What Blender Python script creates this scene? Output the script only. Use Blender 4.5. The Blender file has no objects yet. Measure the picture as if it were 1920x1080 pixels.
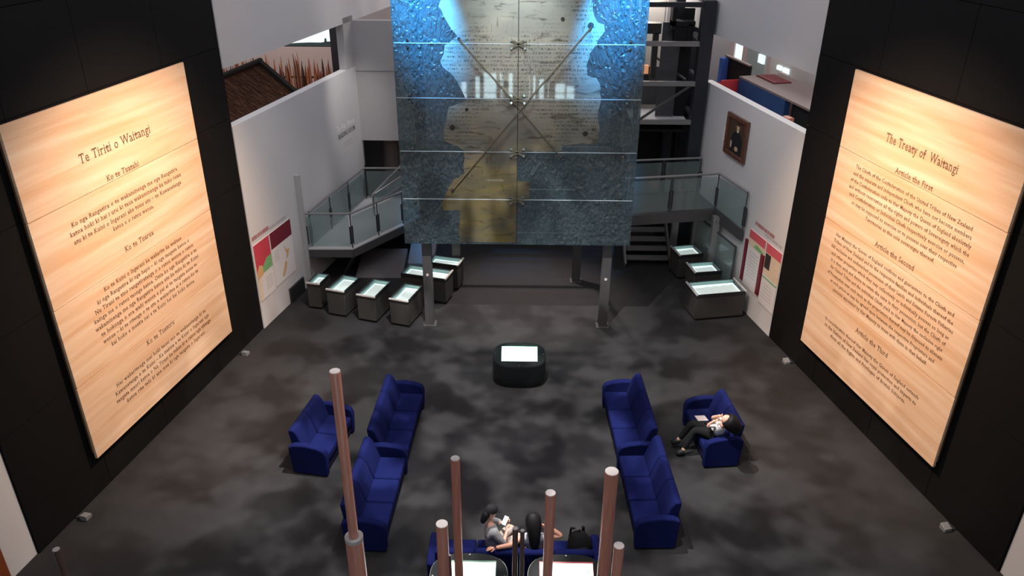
import bpy, bmesh, math, random
from mathutils import Vector, Matrix
random.seed(7)
R_ = math.radians
SC = bpy.context.scene
COL = SC.collection

# ------------------------------------------------------------------ camera
F_PX, PITCH, YAW, ROLL, CAM_H = 1486.0, R_(27.45), R_(-0.5), R_(0.4), 10.0
fw = Vector((math.sin(YAW)*math.cos(PITCH), math.cos(YAW)*math.cos(PITCH), -math.sin(PITCH)))
rt = Vector((math.cos(YAW), -math.sin(YAW), 0)); up = rt.cross(fw)
rt2 = rt*math.cos(ROLL) + up*math.sin(ROLL); up2 = up*math.cos(ROLL) - rt*math.sin(ROLL)
cd = bpy.data.cameras.new('camera'); cam = bpy.data.objects.new('camera', cd); COL.objects.link(cam)
cd.sensor_width = 36; cd.lens = 36*F_PX/1920; cd.clip_end = 200; cd.clip_start = .1
cam.matrix_world = Matrix(((rt2.x, up2.x, -fw.x, 0), (rt2.y, up2.y, -fw.y, 0), (rt2.z, up2.z, -fw.z, CAM_H), (0, 0, 0, 1)))
SC.camera = cam

# ------------------------------------------------------------------ world, lights, exposure
SC.view_settings.view_transform = 'Standard'; SC.view_settings.look = 'None'
SC.view_settings.gamma = 1; SC.view_settings.use_curve_mapping = False
SC.view_settings.exposure = 0.0
W = bpy.data.worlds.new('hall_ambient'); SC.world = W; W.use_nodes = True
W.node_tree.nodes['Background'].inputs[0].default_value = (.92, .93, 1.0, 1)
W.node_tree.nodes['Background'].inputs[1].default_value = .80

def lamp(name, kind, loc, target, energy, color=(1, 1, 1), size=.3, spot=60, blend=.6):
    d = bpy.data.lights.new(name, kind); d.energy = energy; d.color = color
    if kind == 'SPOT':
        d.spot_size = R_(spot); d.spot_blend = blend; d.shadow_soft_size = size
    elif kind == 'AREA':
        d.size = size
    else:
        d.shadow_soft_size = size
    o = bpy.data.objects.new(name, d); COL.objects.link(o); o.location = loc
    o.rotation_euler = (Vector(target) - Vector(loc)).to_track_quat('-Z', 'Y').to_euler()
    return o

WARM = (1.0, .71, .47)
lamp('panel_spot', 'SPOT', (-1.2, 12.4, 9.6), (-6.85, 13.4, 3.3), 4700, WARM, .15, 64, 1.0)
lamp('panel_spot', 'SPOT', (1.1, 12.4, 9.6), (6.8, 13.3, 3.3), 4700, WARM, .15, 64, 1.0)
lamp('panel_spot', 'SPOT', (-2.6, 13.8, 9.8), (-6.8, 13.4, 4.4), 420, WARM, .15, 34, .9)
lamp('panel_spot', 'SPOT', (2.6, 13.8, 9.8), (6.75, 13.4, 4.4), 420, WARM, .15, 34, .9)
# lights rigged above the glass screen
for x in (-2.1, 2.05):
    lamp('screen_blue_spot', 'SPOT', (x, 17.5, 9.9), (x, 16.9, 8.4), 1500, (.03, .36, 1.0), .06, 40, 1.0)
    lamp('screen_blue_spot', 'SPOT', (x*1.26, 15.2, 9.9), (x*1.0, 16.9, 7.6), 9500, (.06, .44, 1.0), .05, 34, 1.0)
lamp('screen_white_spot', 'SPOT', (-.1, 16.1, 9.7), (-.1, 16.9, 7.6), 620, (.70, .95, 1.0), .12, 80, 1.0)
lamp('screen_white_spot', 'SPOT', (0, 12.5, 11.0), (0, 16.9, 7.0), 1300, (1.0, .97, .90), .2, 24, 1.0)
lamp('under_screen_spot', 'SPOT', (.2, 20.6, 8.6), (.2, 18.6, 0), 4200, (1, .86, .78), .2, 44, 1.0)
# wall washers
lamp('wall_spot', 'SPOT', (-2.9, 20.2, 8.2), (-4.9, 22.6, 3.9), 460, (1, .95, .9), .2, 34, .9)
lamp('wall_spot', 'SPOT', (2.4, 15.0, 9.4), (5.6, 18.8, 3.4), 420, (1, .93, .88), .2, 46, 1.0)
lamp('wall_spot', 'SPOT', (-2.6, 14.6, 9.4), (-6.0, 18.0, 2.2), 420, (1, .93, .90), .2, 44, 1.0)
# left gallery spot, and point fills added to brighten the right gallery and tower
lamp('gallery_spot', 'SPOT', (-7.2, 22.6, 8.6), (-7.0, 24.8, 4.6), 330, (1, .80, .66), .15, 80, .8)
lamp('gallery_fill', 'POINT', (9.4, 24.6, 7.6), (0, 0, 0), 1100, (1, .95, .9), .3)
lamp('gallery_fill', 'POINT', (3.7, 24.0, 7.6), (0, 0, 0), 110, (1, .93, .85), .2)

def gobo(name, loc, target, energy, spot, scale, seed, lo=.42, hi=.62):
    o = lamp(name, 'SPOT', loc, target, energy, (1.0, .97, .95), .05, spot, .7)
    L = o.data; L.use_nodes = True; nt = L.node_tree; em = nt.nodes.get('Emission')
    tc = nt.nodes.new('ShaderNodeTexCoord'); mp = nt.nodes.new('ShaderNodeMapping')
    nz = nt.nodes.new('ShaderNodeTexNoise'); cr = nt.nodes.new('ShaderNodeMapRange')
    mp.inputs['Location'].default_value = (seed, seed*.37, 0)
    nz.inputs['Scale'].default_value = scale; nz.inputs['Detail'].default_value = 2.5
    cr.inputs[1].default_value = lo; cr.inputs[2].default_value = hi; cr.inputs[3].default_value = .12; cr.inputs[4].default_value = 1.6
    cr.interpolation_type = 'SMOOTHSTEP'
    nt.links.new(tc.outputs['Normal'], mp.inputs[0]); nt.links.new(mp.outputs[0], nz.inputs[0])
    nt.links.new(nz.outputs[0], cr.inputs[0]); nt.links.new(cr.outputs[0], em.inputs['Strength'])
    return o
gobo('floor_gobo_spot', (-.6, 11.5, 11.6), (-.2, 12.4, 0), 5600, 76, 13.0, 3.1)
gobo('floor_gobo_spot', (.4, 8.0, 11.8), (.2, 9.6, 0), 2600, 78, 11.0, 9.4)

# ------------------------------------------------------------------ materials
MATS = {}
def _new(name):
    m = bpy.data.materials.new(name); m.use_nodes = True; MATS[name] = m
    nt = m.node_tree; b = nt.nodes['Principled BSDF']
    return m, nt, b
def mat(name, c, rough=.6, metal=0, var=.12, scale=8, bump=0, bscale=60, emit=0, coat=0, spec=.5, stretch=(1, 1, 1), c2=None, sheen=0):
    m, nt, b = _new(name)
    tc = nt.nodes.new('ShaderNodeTexCoord'); mp = nt.nodes.new('ShaderNodeMapping'); mp.inputs['Scale'].default_value = stretch
    nz = nt.nodes.new('ShaderNodeTexNoise'); nz.inputs['Scale'].default_value = scale; nz.inputs['Detail'].default_value = 4
    mx = nt.nodes.new('ShaderNodeMix'); mx.data_type = 'RGBA'
    c2 = c2 or tuple(min(1, x*(1-var)) for x in c); c1 = tuple(min(1, x*(1+var)) for x in c) if var else c
    mx.inputs[6].default_value = (*c1, 1); mx.inputs[7].default_value = (*c2, 1)
    nt.links.new(tc.outputs['Object'], mp.inputs[0]); nt.links.new(mp.outputs[0], nz.inputs[0])
    nt.links.new(nz.outputs[0], mx.inputs[0]); nt.links.new(mx.outputs[2], b.inputs['Base Color'])
    b.inputs['Roughness'].default_value = rough; b.inputs['Metallic'].default_value = metal
    b.inputs['Specular IOR Level'].default_value = spec
    if coat: b.inputs['Coat Weight'].default_value = coat; b.inputs['Coat Roughness'].default_value = .08
    if sheen: b.inputs['Sheen Weight'].default_value = sheen
    if emit:
        nt.links.new(mx.outputs[2], b.inputs['Emission Color']); b.inputs['Emission Strength'].default_value = emit
    if bump:
        n2 = nt.nodes.new('ShaderNodeTexNoise'); n2.inputs['Scale'].default_value = bscale; n2.inputs['Detail'].default_value = 3
        bp = nt.nodes.new('ShaderNodeBump'); bp.inputs['Strength'].default_value = bump; bp.inputs['Distance'].default_value = .02
        nt.links.new(mp.outputs[0], n2.inputs[0]); nt.links.new(n2.outputs[0], bp.inputs['Height']); nt.links.new(bp.outputs[0], b.inputs['Normal'])
    return m

carpet = mat('carpet', (.033, .0315, .032), .95, var=.18, scale=3.0, bump=.5, bscale=260, spec=.15, c2=(.026, .025, .0265))
white_wall = mat('white_wall', (.66, .635, .64), .8, var=.03, scale=1.2, bump=.05, bscale=90)
grey_wall = mat('grey_wall', (.46, .435, .435), .85, var=.04, scale=2)
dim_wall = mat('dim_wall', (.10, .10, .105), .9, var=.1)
black_panel = mat('black_panel', (.0075, .0070, .0075), .7, var=.12, scale=4, spec=.12)
dark_back = mat('dark_back', (.004, .004, .004), .9)
steel_dark = mat('steel_dark', (.026, .027, .034), .55, .2, var=.15)
steel_grey = mat('steel_grey', (.095, .092, .096), .5, .3, var=.12)
steel_light = mat('steel_light', (.27, .26, .255), .45, .3, var=.1)
chrome = mat('chrome', (.72, .71, .69), .22, 1.0, var=.05)
brass = mat('brass', (.35, .30, .22), .35, .9, var=.1)
case_body = mat('case_body', (.050, .047, .043), .6, var=.1, scale=14)
case_dark = mat('case_dark', (.022, .022, .024), .5, var=.1)
case_lip = mat('case_lip', (.72, .68, .64), .4, .2, var=.05)
sheet_glow = mat('sheet_glow', (.88, 1.0, .97), .6, var=.04, scale=5, emit=1.05)  # emission paints the case lamp's light onto the sheet
case_inner = mat('case_inner', (.30, .46, .46), .35, var=.1)
paper = mat('paper', (.85, .86, .84), .7, var=.05, scale=12, emit=.55)  # document glows in place of light from a case lamp
screen_lit = mat('screen_lit', (.95, 1.0, .97), .3, var=.02, emit=2.6)
green_glow_edge = mat('green_glow_edge', (.02, .16, .08), .4, var=.5, scale=4, emit=.05)  # green glow of the screen put into an edge colour
red_edge = mat('red_edge', (.40, .03, .03), .4, var=.4, scale=4, emit=.1)
kiosk_black = mat('kiosk_black', (.008, .010, .011), .32, var=.2, spec=.5)
kiosk_top = mat('kiosk_top', (.008, .010, .010), .6, var=.2, spec=.15)
sofa_blue = mat('sofa_blue', (.0068, .0103, .066), .95, var=.14, scale=30, bump=.35, bscale=220, spec=.08)
sofa_base = mat('sofa_base', (.004, .005, .022), .9, var=.1, spec=.15)
pole_wood = mat('pole_wood', (.58, .24, .17), .38, var=.3, scale=9, stretch=(2.2, 2.2, .18), c2=(.23, .08, .055), coat=.35)
pole_dark = mat('pole_dark', (.085, .045, .035), .4, var=.4, scale=9, stretch=(2, 2, .2), coat=.3)
pole_end = mat('pole_end', (.34, .30, .29), .7, var=.06, scale=20)
trim_wood = mat('trim_wood', (.23, .055, .018), .5, var=.3, stretch=(3, 3, .3))
skin = mat('skin', (.62, .34, .25), .55, var=.06, scale=6)
skin2 = mat('skin_warm', (.66, .31, .21), .55, var=.06, scale=6)
hair_black = mat('hair_black', (.006, .005, .006), .6, var=.3, scale=40, stretch=(1, 1, .2), spec=.2)
cloth_grey = mat('cloth_grey', (.20, .195, .205), .9, var=.14, scale=9, bump=.4, bscale=16)
cloth_light = mat('cloth_light', (.42, .42, .46), .9, var=.25, scale=12, bump=.4, bscale=18)
cloth_white = mat('cloth_white', (.74, .71, .70), .85, var=.06, bump=.4, bscale=22)
cloth_black = mat('cloth_black', (.008, .008, .009), .9, var=.2, spec=.2)
cloth_khaki = mat('cloth_khaki', (.34, .29, .25), .9, var=.12)
shoe_black = mat('shoe_black', (.012, .012, .013), .6)
cap_black = mat('cap_black', (.010, .010, .012), .8, spec=.2)
gal_blue = mat('gal_blue', (.015, .06, .19), .7, var=.08)
gal_blue_light = mat('gal_blue_light', (.05, .15, .55), .6, var=.05)
gal_red = mat('gal_red', (.52, .015, .03), .6, var=.08)
gal_brown = mat('gal_brown', (.22, .165, .15), .8, var=.08)
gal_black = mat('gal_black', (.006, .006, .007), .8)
gal_pink = mat('gal_pink', (.60, .50, .48), .8, var=.05)
orange_glow = mat('orange_glow', (1.0, .42, .20), .6, var=.06, emit=.45)
daylight = mat('daylight', (.72, .92, 1.0), .5, var=.10, scale=1.5, emit=1.0)
entry_light = mat('entry_light', (.62, .86, 1.0), .5, var=.12, scale=1.5, emit=18.0)
hill_dark = mat('hill_dark', (.05, .08, .09), .8, var=.2)
thatch = mat('thatch', (.11, .036, .012), .9, var=.5, scale=14, stretch=(1, 1, 3), c2=(.020, .009, .006), bump=.6, bscale=40)
thatch_dark = mat('thatch_dark', (.014, .008, .006), .9, var=.3)
stake_wood = mat('stake_wood', (.46, .165, .080), .8, var=.4, scale=8, stretch=(3, 3, .4), c2=(.10, .035, .022))
stake_dark = mat('stake_dark', (.085, .032, .022), .8, var=.3)
print_red = mat('print_red', (.60, .055, .085), .6, var=.15, scale=12)
print_pink = mat('print_pink', (.68, .11, .14), .6, var=.06)
print_maroon = mat('print_maroon', (.17, .010, .026), .6, var=.15, scale=14)
print_green = mat('print_green', (.22, .46, .20), .6, var=.35, scale=25)
print_orange = mat('print_orange', (.70, .42, .20), .6, var=.12, scale=14)
print_cream = mat('print_cream', (.80, .62, .46), .6, var=.1, scale=10)
print_white = mat('print_white', (.80, .75, .755), .6, var=.02)
print_grey = mat('print_grey', (.52, .47, .48), .6, var=.05)
print_black = mat('print_black', (.03, .022, .022), .6, var=.3, scale=20)
ink_brown = mat('ink_brown', (.15, .075, .040), .7, var=.1)
ink_white = mat('ink_white', (.88, .86, .86), .6, var=.02)
ink_dark = mat('ink_dark', (.10, .095, .10), .6, var=.05)
ink_red = mat('ink_red', (.44, .20, .21), .6, var=.05)
frame_wood = mat('frame_wood', (.125, .045, .028), .4, var=.3, scale=14, coat=.3)
paint_bg = mat('paint_bg', (.085, .045, .026), .5, var=.5, scale=3, c2=(.035, .018, .012), coat=.2)
paint_coat = mat('paint_coat', (.016, .016, .020), .5, var=.3, scale=6)
paint_skin = mat('paint_skin', (.62, .40, .26), .5, var=.15, scale=8)
phone_lit = mat('phone_lit', (.90, .97, 1.0), .3, var=.02, emit=2.2)
bracket_grey = mat('bracket_grey', (.24, .235, .24), .5, .2)

def wood_panel_mat():
    m, nt, b = _new('panel_wood')
    tc = nt.nodes.new('ShaderNodeTexCoord'); mp = nt.nodes.new('ShaderNodeMapping'); mp.inputs['Scale'].default_value = (.14, 2.2, 1)
    oi = nt.nodes.new('ShaderNodeObjectInfo'); ad = nt.nodes.new('ShaderNodeVectorMath'); ad.operation = 'ADD'
    nz = nt.nodes.new('ShaderNodeTexNoise'); nz.inputs['Scale'].default_value = 2.6; nz.inputs['Detail'].default_value = 7; nz.inputs['Distortion'].default_value = .35
    cr = nt.nodes.new('ShaderNodeValToRGB'); e = cr.color_ramp.elements
    e[0].position = .30; e[0].color = (.67, .41, .25, 1); e[1].position = .66; e[1].color = (.80, .60, .45, 1)
    x = cr.color_ramp.elements.new(.50); x.color = (.74, .505, .345, 1)
    cm = nt.nodes.new('ShaderNodeCombineXYZ'); nt.links.new(oi.outputs['Random'], cm.inputs[2])
    sc = nt.nodes.new('ShaderNodeVectorMath'); sc.operation = 'SCALE'; sc.inputs['Scale'].default_value = 40
    nt.links.new(cm.outputs[0], sc.inputs[0])
    nt.links.new(tc.outputs['Object'], mp.inputs[0]); nt.links.new(mp.outputs[0], ad.inputs[0]); nt.links.new(sc.outputs[0], ad.inputs[1])
    nt.links.new(ad.outputs[0], nz.inputs[0]); nt.links.new(nz.outputs[0], cr.inputs[0]); nt.links.new(cr.outputs[0], b.inputs['Base Color'])
    b.inputs['Roughness'].default_value = .62; b.inputs['Specular IOR Level'].default_value = .25
    return m
panel_wood = wood_panel_mat()
panel_edge = mat('panel_edge', (.20, .085, .035), .6, var=.2)

def N(nt, t, **kw):
    n = nt.nodes.new(t)
    for k, v in kw.items(): setattr(n, k, v)
    return n
def glass_sheet_mat(name, tint, body, fac, bump, scale, stretch, gloss_rough=.12, transl=.6, gmin=0.):
    """cast / plain sheet glass: see-through mixed with a scattering body and a reflecting surface"""
    m = bpy.data.materials.new(name); m.use_nodes = True; nt = m.node_tree; nt.nodes.clear()
    out = N(nt, 'ShaderNodeOutputMaterial'); tr = N(nt, 'ShaderNodeBsdfTransparent'); tl = N(nt, 'ShaderNodeBsdfTranslucent')
    df = N(nt, 'ShaderNodeBsdfDiffuse'); gl = N(nt, 'ShaderNodeBsdfGlossy'); fr = N(nt, 'ShaderNodeFresnel')
    m1, m2, m3 = (N(nt, 'ShaderNodeMixShader') for _ in range(3))
    tr.inputs[0].default_value = (*tint, 1); tl.inputs[0].default_value = (*body, 1); df.inputs[0].default_value = (*body, 1)
    gl.inputs['Roughness'].default_value = gloss_rough; fr.inputs[0].default_value = 1.45
    m1.inputs[0].default_value = 1-transl; m2.inputs[0].default_value = fac
    l = nt.links.new
    if bump:
        tc = N(nt, 'ShaderNodeTexCoord'); mp = N(nt, 'ShaderNodeMapping'); mp.inputs['Scale'].default_value = stretch
        nz = N(nt, 'ShaderNodeTexNoise'); nz.inputs['Scale'].default_value = scale; nz.inputs['Detail'].default_value = 2.0; nz.inputs['Distortion'].default_value = .8
        bp = N(nt, 'ShaderNodeBump'); bp.inputs['Strength'].default_value = bump; bp.inputs['Distance'].default_value = .085
        l(tc.outputs['Object'], mp.inputs[0]); l(mp.outputs[0], nz.inputs[0]); l(nz.outputs[0], bp.inputs['Height'])
        for s in (tl, df, gl): l(bp.outputs[0], s.inputs['Normal'])
    l(tl.outputs[0], m1.inputs[1]); l(df.outputs[0], m1.inputs[2]); l(tr.outputs[0], m2.inputs[1]); l(m1.outputs[0], m2.inputs[2])
    gm = N(nt, 'ShaderNodeNewGeometry'); k1 = N(nt, 'ShaderNodeMath', operation='SUBTRACT'); k1.inputs[0].default_value = 1.0; k2 = N(nt, 'ShaderNodeMath', operation='MULTIPLY')
    l(gm.outputs['Backfacing'], k1.inputs[1]); k3 = N(nt, 'ShaderNodeMath', operation='MAXIMUM'); k3.inputs[1].default_value = gmin; l(fr.outputs[0], k3.inputs[0]); l(k1.outputs[0], k2.inputs[0]); l(k3.outputs[0], k2.inputs[1])
    l(k2.outputs[0], m3.inputs[0]); l(m2.outputs[0], m3.inputs[1]); l(gl.outputs[0], m3.inputs[2]); l(m3.outputs[0], out.inputs[0])
    MATS[name] = m; return m
cast_glass = glass_sheet_mat('cast_glass', (.62, .76, .80), (.14, .20, .225), .54, 1.0, 1.0, (13, 1, 6), .25, .6, .07)
rail_glass = glass_sheet_mat('rail_glass', (.86, .92, .91), (.50, .57, .57), .24, 0, 1, (1, 1, 1), .05, .4)
case_glass = glass_sheet_mat('case_glass', (.93, .97, .96), (.5, .6, .6), .03, 0, 1, (1, 1, 1), .04, .4)

def parchment_mat():
    m = bpy.data.materials.new('parchment_print'); m.use_nodes = True; nt = m.node_tree; nt.nodes.clear(); l = nt.links.new
    out = N(nt, 'ShaderNodeOutputMaterial'); tr = N(nt, 'ShaderNodeBsdfTransparent'); tl = N(nt, 'ShaderNodeBsdfTranslucent'); df = N(nt, 'ShaderNodeBsdfDiffuse')
    gl = N(nt, 'ShaderNodeBsdfGlossy'); gl.inputs['Roughness'].default_value = .03; fr = N(nt, 'ShaderNodeFresnel'); fr.inputs[0].default_value = 1.5
    m1, m2, m3 = (N(nt, 'ShaderNodeMixShader') for _ in range(3))
    tc = N(nt, 'ShaderNodeTexCoord'); sx = N(nt, 'ShaderNodeSeparateXYZ'); l(tc.outputs['Object'], sx.inputs[0])
    def noise(scale, st, det=4, dist=0):
        mp = N(nt, 'ShaderNodeMapping'); mp.inputs['Scale'].default_value = st; l(tc.outputs['Object'], mp.inputs[0])
        n = N(nt, 'ShaderNodeTexNoise'); n.inputs['Scale'].default_value = scale; n.inputs['Detail'].default_value = det; n.inputs['Distortion'].default_value = dist
        l(mp.outputs[0], n.inputs[0]); return n.outputs[0]
    def mr(v, a, b, c=0., d=1.):
        n = N(nt, 'ShaderNodeMapRange'); l(v, n.inputs[0])
        for i, x in enumerate((a, b, c, d)): n.inputs[i+1].default_value = x
        return n.outputs[0]
    def mul(a, b):
        n = N(nt, 'ShaderNodeMath', operation='MULTIPLY'); l(a, n.inputs[0])
        if isinstance(b, (int, float)): n.inputs[1].default_value = b
        else: l(b, n.inputs[1])
        return n.outputs[0]
    def mixc(f, a, b):
        n = N(nt, 'ShaderNodeMix', data_type='RGBA'); l(f, n.inputs[0])
        for i, x in ((6, a), (7, b)):
            if isinstance(x, tuple): n.inputs[i].default_value = (*x, 1)
            else: l(x, n.inputs[i])
        return n.outputs[2]
    # paper: grey-beige sheets above, yellower and more stained sheets below, darkened there to paint in the weaker light
    low = mr(sx.outputs['Z'], 5.9, 3.9)
    blot = mr(noise(1.3, (.7, 1, 1.6), 5, .6), .38, .66)
    c_up = mixc(blot, (.53, .515, .48), (.67, .63, .55)); c_lo = mixc(blot, (.20, .20, .165), (.36, .29, .12))
    base = mixc(low, c_up, c_lo)
    stain = mul(mr(noise(3.2, (.6, 1, 2.2), 6, 1.), .56, .70), .7)
    base = mixc(stain, base, (.12, .10, .07))
    # rows of handwriting
    ph = mul(sx.outputs['Z'], 2*math.pi/.085); sn = N(nt, 'ShaderNodeMath', operation='SINE'); l(ph, sn.inputs[0])
    rows = mr(sn.outputs[0], -.1, .5)
    marks = mr(noise(30, (1.6, 1, .55), 2), .50, .58)
    patch = mr(noise(1.1, (.8, 1, 1.0), 2), .40, .52)
    upr = mr(sx.outputs['Z'], 4.3, 5.0)
    ink = mul(mul(mul(rows, marks), patch), upr)
    scrawl = mul(mr(noise(9, (3.2, 1, .35), 3, 1.5), .64, .70), mr(noise(.9, (1, 1, 1.3), 2), .52, .60))
    col = mixc(mul(ink, .72), base, (.055, .048, .05)); col = mixc(mul(scrawl, .8), col, (.04, .035, .04))
    for n in (tl, df): l(col, n.inputs[0])
    tr.inputs[0].default_value = (.85, .86, .80, 1)
    m1.inputs[0].default_value = .55; m2.inputs[0].default_value = .76
    l(tl.outputs[0], m1.inputs[1]); l(df.outputs[0], m1.inputs[2]); l(tr.outputs[0], m2.inputs[1]); l(m1.outputs[0], m2.inputs[2])
    gm = N(nt, 'ShaderNodeNewGeometry'); k1 = N(nt, 'ShaderNodeMath', operation='SUBTRACT'); k1.inputs[0].default_value = 1.0; l(gm.outputs['Backfacing'], k1.inputs[1])
    l(mul(fr.outputs[0], k1.outputs[0]), m3.inputs[0]); l(m2.outputs[0], m3.inputs[1]); l(gl.outputs[0], m3.inputs[2]); l(m3.outputs[0], out.inputs[0])
    MATS['parchment_print'] = m; return m
parchment = parchment_mat()

# ------------------------------------------------------------------ mesh helpers
class MB:
    def __init__(s): s.v = []; s.f = []
    def add(s, vs, fs):
        n = len(s.v); s.v += [tuple(v) for v in vs]; s.f += [tuple(i+n for i in f) for f in fs]; return s
    def box(s, x0, x1, y0, y1, z0, z1, M=None):
        vs = [Vector((x, y, z)) for z in (z0, z1) for y in (y0, y1) for x in (x0, x1)]
        if M: vs = [M @ v for v in vs]
        return s.add(vs, [(0, 2, 3, 1), (4, 5, 7, 6), (0, 1, 5, 4), (2, 6, 7, 3), (0, 4, 6, 2), (1, 3, 7, 5)])
    def prism(s, pts, a, b, fn):
        """outline pts (u,v) extruded from a to b; fn(u,v,w)->xyz"""
        n = len(pts); vs = [fn(u, v, a) for u, v in pts] + [fn(u, v, b) for u, v in pts]
        return s.add(vs, [tuple(range(n))[::-1], tuple(range(n, 2*n))] + [(i, (i+1) % n, n+(i+1) % n, n+i) for i in range(n)])
    def slab(s, pts, z0, z1): return s.prism(pts, z0, z1, lambda u, v, w: (u, v, w))
    def tube(s, p, q, r, n=10, r2=None):
        p, q = Vector(p), Vector(q); d = (q-p).normalized(); a = d.orthogonal().normalized(); b = d.cross(a); r2 = r if r2 is None else r2
        vs = [p + (a*math.cos(t)+b*math.sin(t))*r for t in [2*math.pi*i/n for i in range(n)]] + [q + (a*math.cos(t)+b*math.sin(t))*r2 for t in [2*math.pi*i/n for i in range(n)]]
        return s.add(vs, [tuple(range(n))[::-1], tuple(range(n, 2*n))] + [(i, (i+1) % n, n+(i+1) % n, n+i) for i in range(n)])
    def bar(s, p, q, w, h):
        """rectangular bar from p to q, w wide sideways, h tall"""
        p, q = Vector(p), Vector(q); d = (q-p).normalized(); sd = d.cross(Vector((0, 0, 1)))
        if sd.length < 1e-4: sd = Vector((1, 0, 0))
        sd.normalize(); u = sd.cross(d).normalized(); vs = []
        for e in (p, q):
            vs += [e+sd*w/2*i+u*h/2*j for i, j in ((-1, -1), (1, -1), (1, 1), (-1, 1))]
        return s.add(vs, [(3, 2, 1, 0), (4, 5, 6, 7)] + [(i, (i+1) % 4, 4+(i+1) % 4, 4+i) for i in range(4)])
    def rings(s, rings, cap=True):
        n = len(rings[0]); vs = [v for r in rings for v in r]; fs = []
        for k in range(len(rings)-1):
            fs += [(k*n+i, k*n+(i+1) % n, (k+1)*n+(i+1) % n, (k+1)*n+i) for i in range(n)]
        if cap: fs += [tuple(range(n))[::-1], tuple((len(rings)-1)*n+i for i in range(n))]
        return s.add(vs, fs)
    def ball(s, c, r, n=12, m=8, M=None):
        rs = []
        for k in range(m+1):
            t = math.pi*(k+.02)/(m+.04); rs.append([Vector((c[0]+r[0]*math.sin(t)*math.cos(2*math.pi*i/n), c[1]+r[1]*math.sin(t)*math.sin(2*math.pi*i/n), c[2]-r[2]*math.cos(t))) for i in range(n)])
        if M: rs = [[M @ v for v in q] for q in rs]
        return s.rings(rs)
    def build(s, name, m, parent=None, bevel=0, seg=2, smooth=False, sub=0):
        me = bpy.data.meshes.new(name); me.from_pydata(s.v, [], s.f); me.update()
        bm = bmesh.new(); bm.from_mesh(me); bmesh.ops.recalc_face_normals(bm, faces=bm.faces); bm.to_mesh(me); bm.free()
        o = link(name, me, m, parent)
        if bevel:
            b = o.modifiers.new('bevel', 'BEVEL'); b.width = bevel; b.segments = seg; b.limit_method = 'ANGLE'; b.angle_limit = R_(35)
        if sub:
            q = o.modifiers.new('sub', 'SUBSURF'); q.levels = q.render_levels = sub
        if smooth or bevel or sub:
            for p in me.polygons: p.use_smooth = True
            if not sub: 
                try: me.set_sharp_from_angle(angle=R_(38))
                except Exception: pass
        return o
def link(name, me, m, parent=None):
    o = bpy.data.objects.new(name, me); COL.objects.link(o)
    if m and not me.materials: me.materials.append(m)
    if parent: o.parent = parent
    return o
def tag(o, label, cat, group=None):
    o['label'] = label; o['category'] = cat
    if group: o['group'] = group
    return o
def thing(name, label, cat, loc=(0, 0, 0), rz=0, group=None):
    o = bpy.data.objects.new(name, None); COL.objects.link(o); o.empty_display_size = .1
    o.location = loc; o.rotation_euler = (0, 0, rz); return tag(o, label, cat, group)
def struct(o, label=None):
    o['kind'] = 'structure'
    if label: o['label'] = label
    return o
def copy_tree(o, parent=None):
    c = o.copy(); COL.objects.link(c); c.parent = parent
    for ch in list(o.children):
        if ch.name in COL.objects: copy_tree(ch, c)
    return c

# wall frames: local x along the wall, local y up, local z out into the room
LA, LD = Vector((-7.868, 9.524, 0)), Vector((.20609, .97853, 0))
RA, RD = Vector((7.853, 9.417, 0)), Vector((-.22226, .97499, 0))
WA, WD = Vector((-6.284, 16.921, 0)), Vector((.2288, .97347, 0))
def frame(A, d, flip=False):
    x = -d if flip else d; z = x.cross(Vector((0, 0, 1))); y = Vector((0, 0, 1))
    return Matrix(((x.x, y.x, z.x, A.x), (x.y, y.y, z.y, A.y), (x.z, y.z, z.z, A.z), (0, 0, 0, 1)))
FL, FW, FR = frame(LA, LD), frame(WA, WD), frame(RA, RD, True)      # FR: local x = -s
def wthing(name, label, cat, F, group=None):
    o = bpy.data.objects.new(name, None); COL.objects.link(o); o.matrix_world = F; return tag(o, label, cat, group)
def wstruct(name, F):
    o = bpy.data.objects.new(name, None); COL.objects.link(o); o.matrix_world = F; o['kind'] = 'structure'; return o

# ------------------------------------------------------------------ large structure
struct(MB().box(-16, 16, -4, 31, -.3, 0).build('floor', carpet), 'dark grey mottled carpet floor')

def wallbox(name, F, s0, s1, z0, z1, m, t0=-.3, t1=0, flip=False, label=None):
    a, b = (-s1, -s0) if flip else (s0, s1)
    o = MB().box(a, b, z0, z1, t0, t1).build(name, m); o.matrix_world = F
    return struct(o, label)
# black panelled walls, built panel by panel
ROWS = [0, .8, 2.3, 3.8, 5.3, 6.8, 8.3, 9.8, 11.4]
COLS = [0, 1.8, 3.57, 5.6, 7.58]
for nm, F, fl in (('wall_left', FL, False), ('wall_right', FR, True)):
    bk = wallbox(nm, F, 0.01, 7.57, 0, 11.4, dark_back, -.25, -.045, fl, 'tall black panelled wall')
    for i in range(len(COLS)-1):
        for j in range(len(ROWS)-1):
            a, b = COLS[i], COLS[i+1]
            if fl: a, b = -b, -a
            p = MB().box(a+.005, b-.005, ROWS[j]+.005, ROWS[j+1]-.005, -.045, 0).build('wall_panel', black_panel, bk)
    # white wall running on towards the viewer
    wallbox(nm+'_near', F, -11.4, -.01, 0, 11.4, white_wall, -.25, -.04, fl, 'white wall end beside the black wall')
    t = -.62
    o = wallbox('trim_1' if not fl else 'trim_2', F, t-.9, t, 0, 6, trim_wood, -.04, .05, fl, 'red-brown timber strip at the white wall end')
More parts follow.
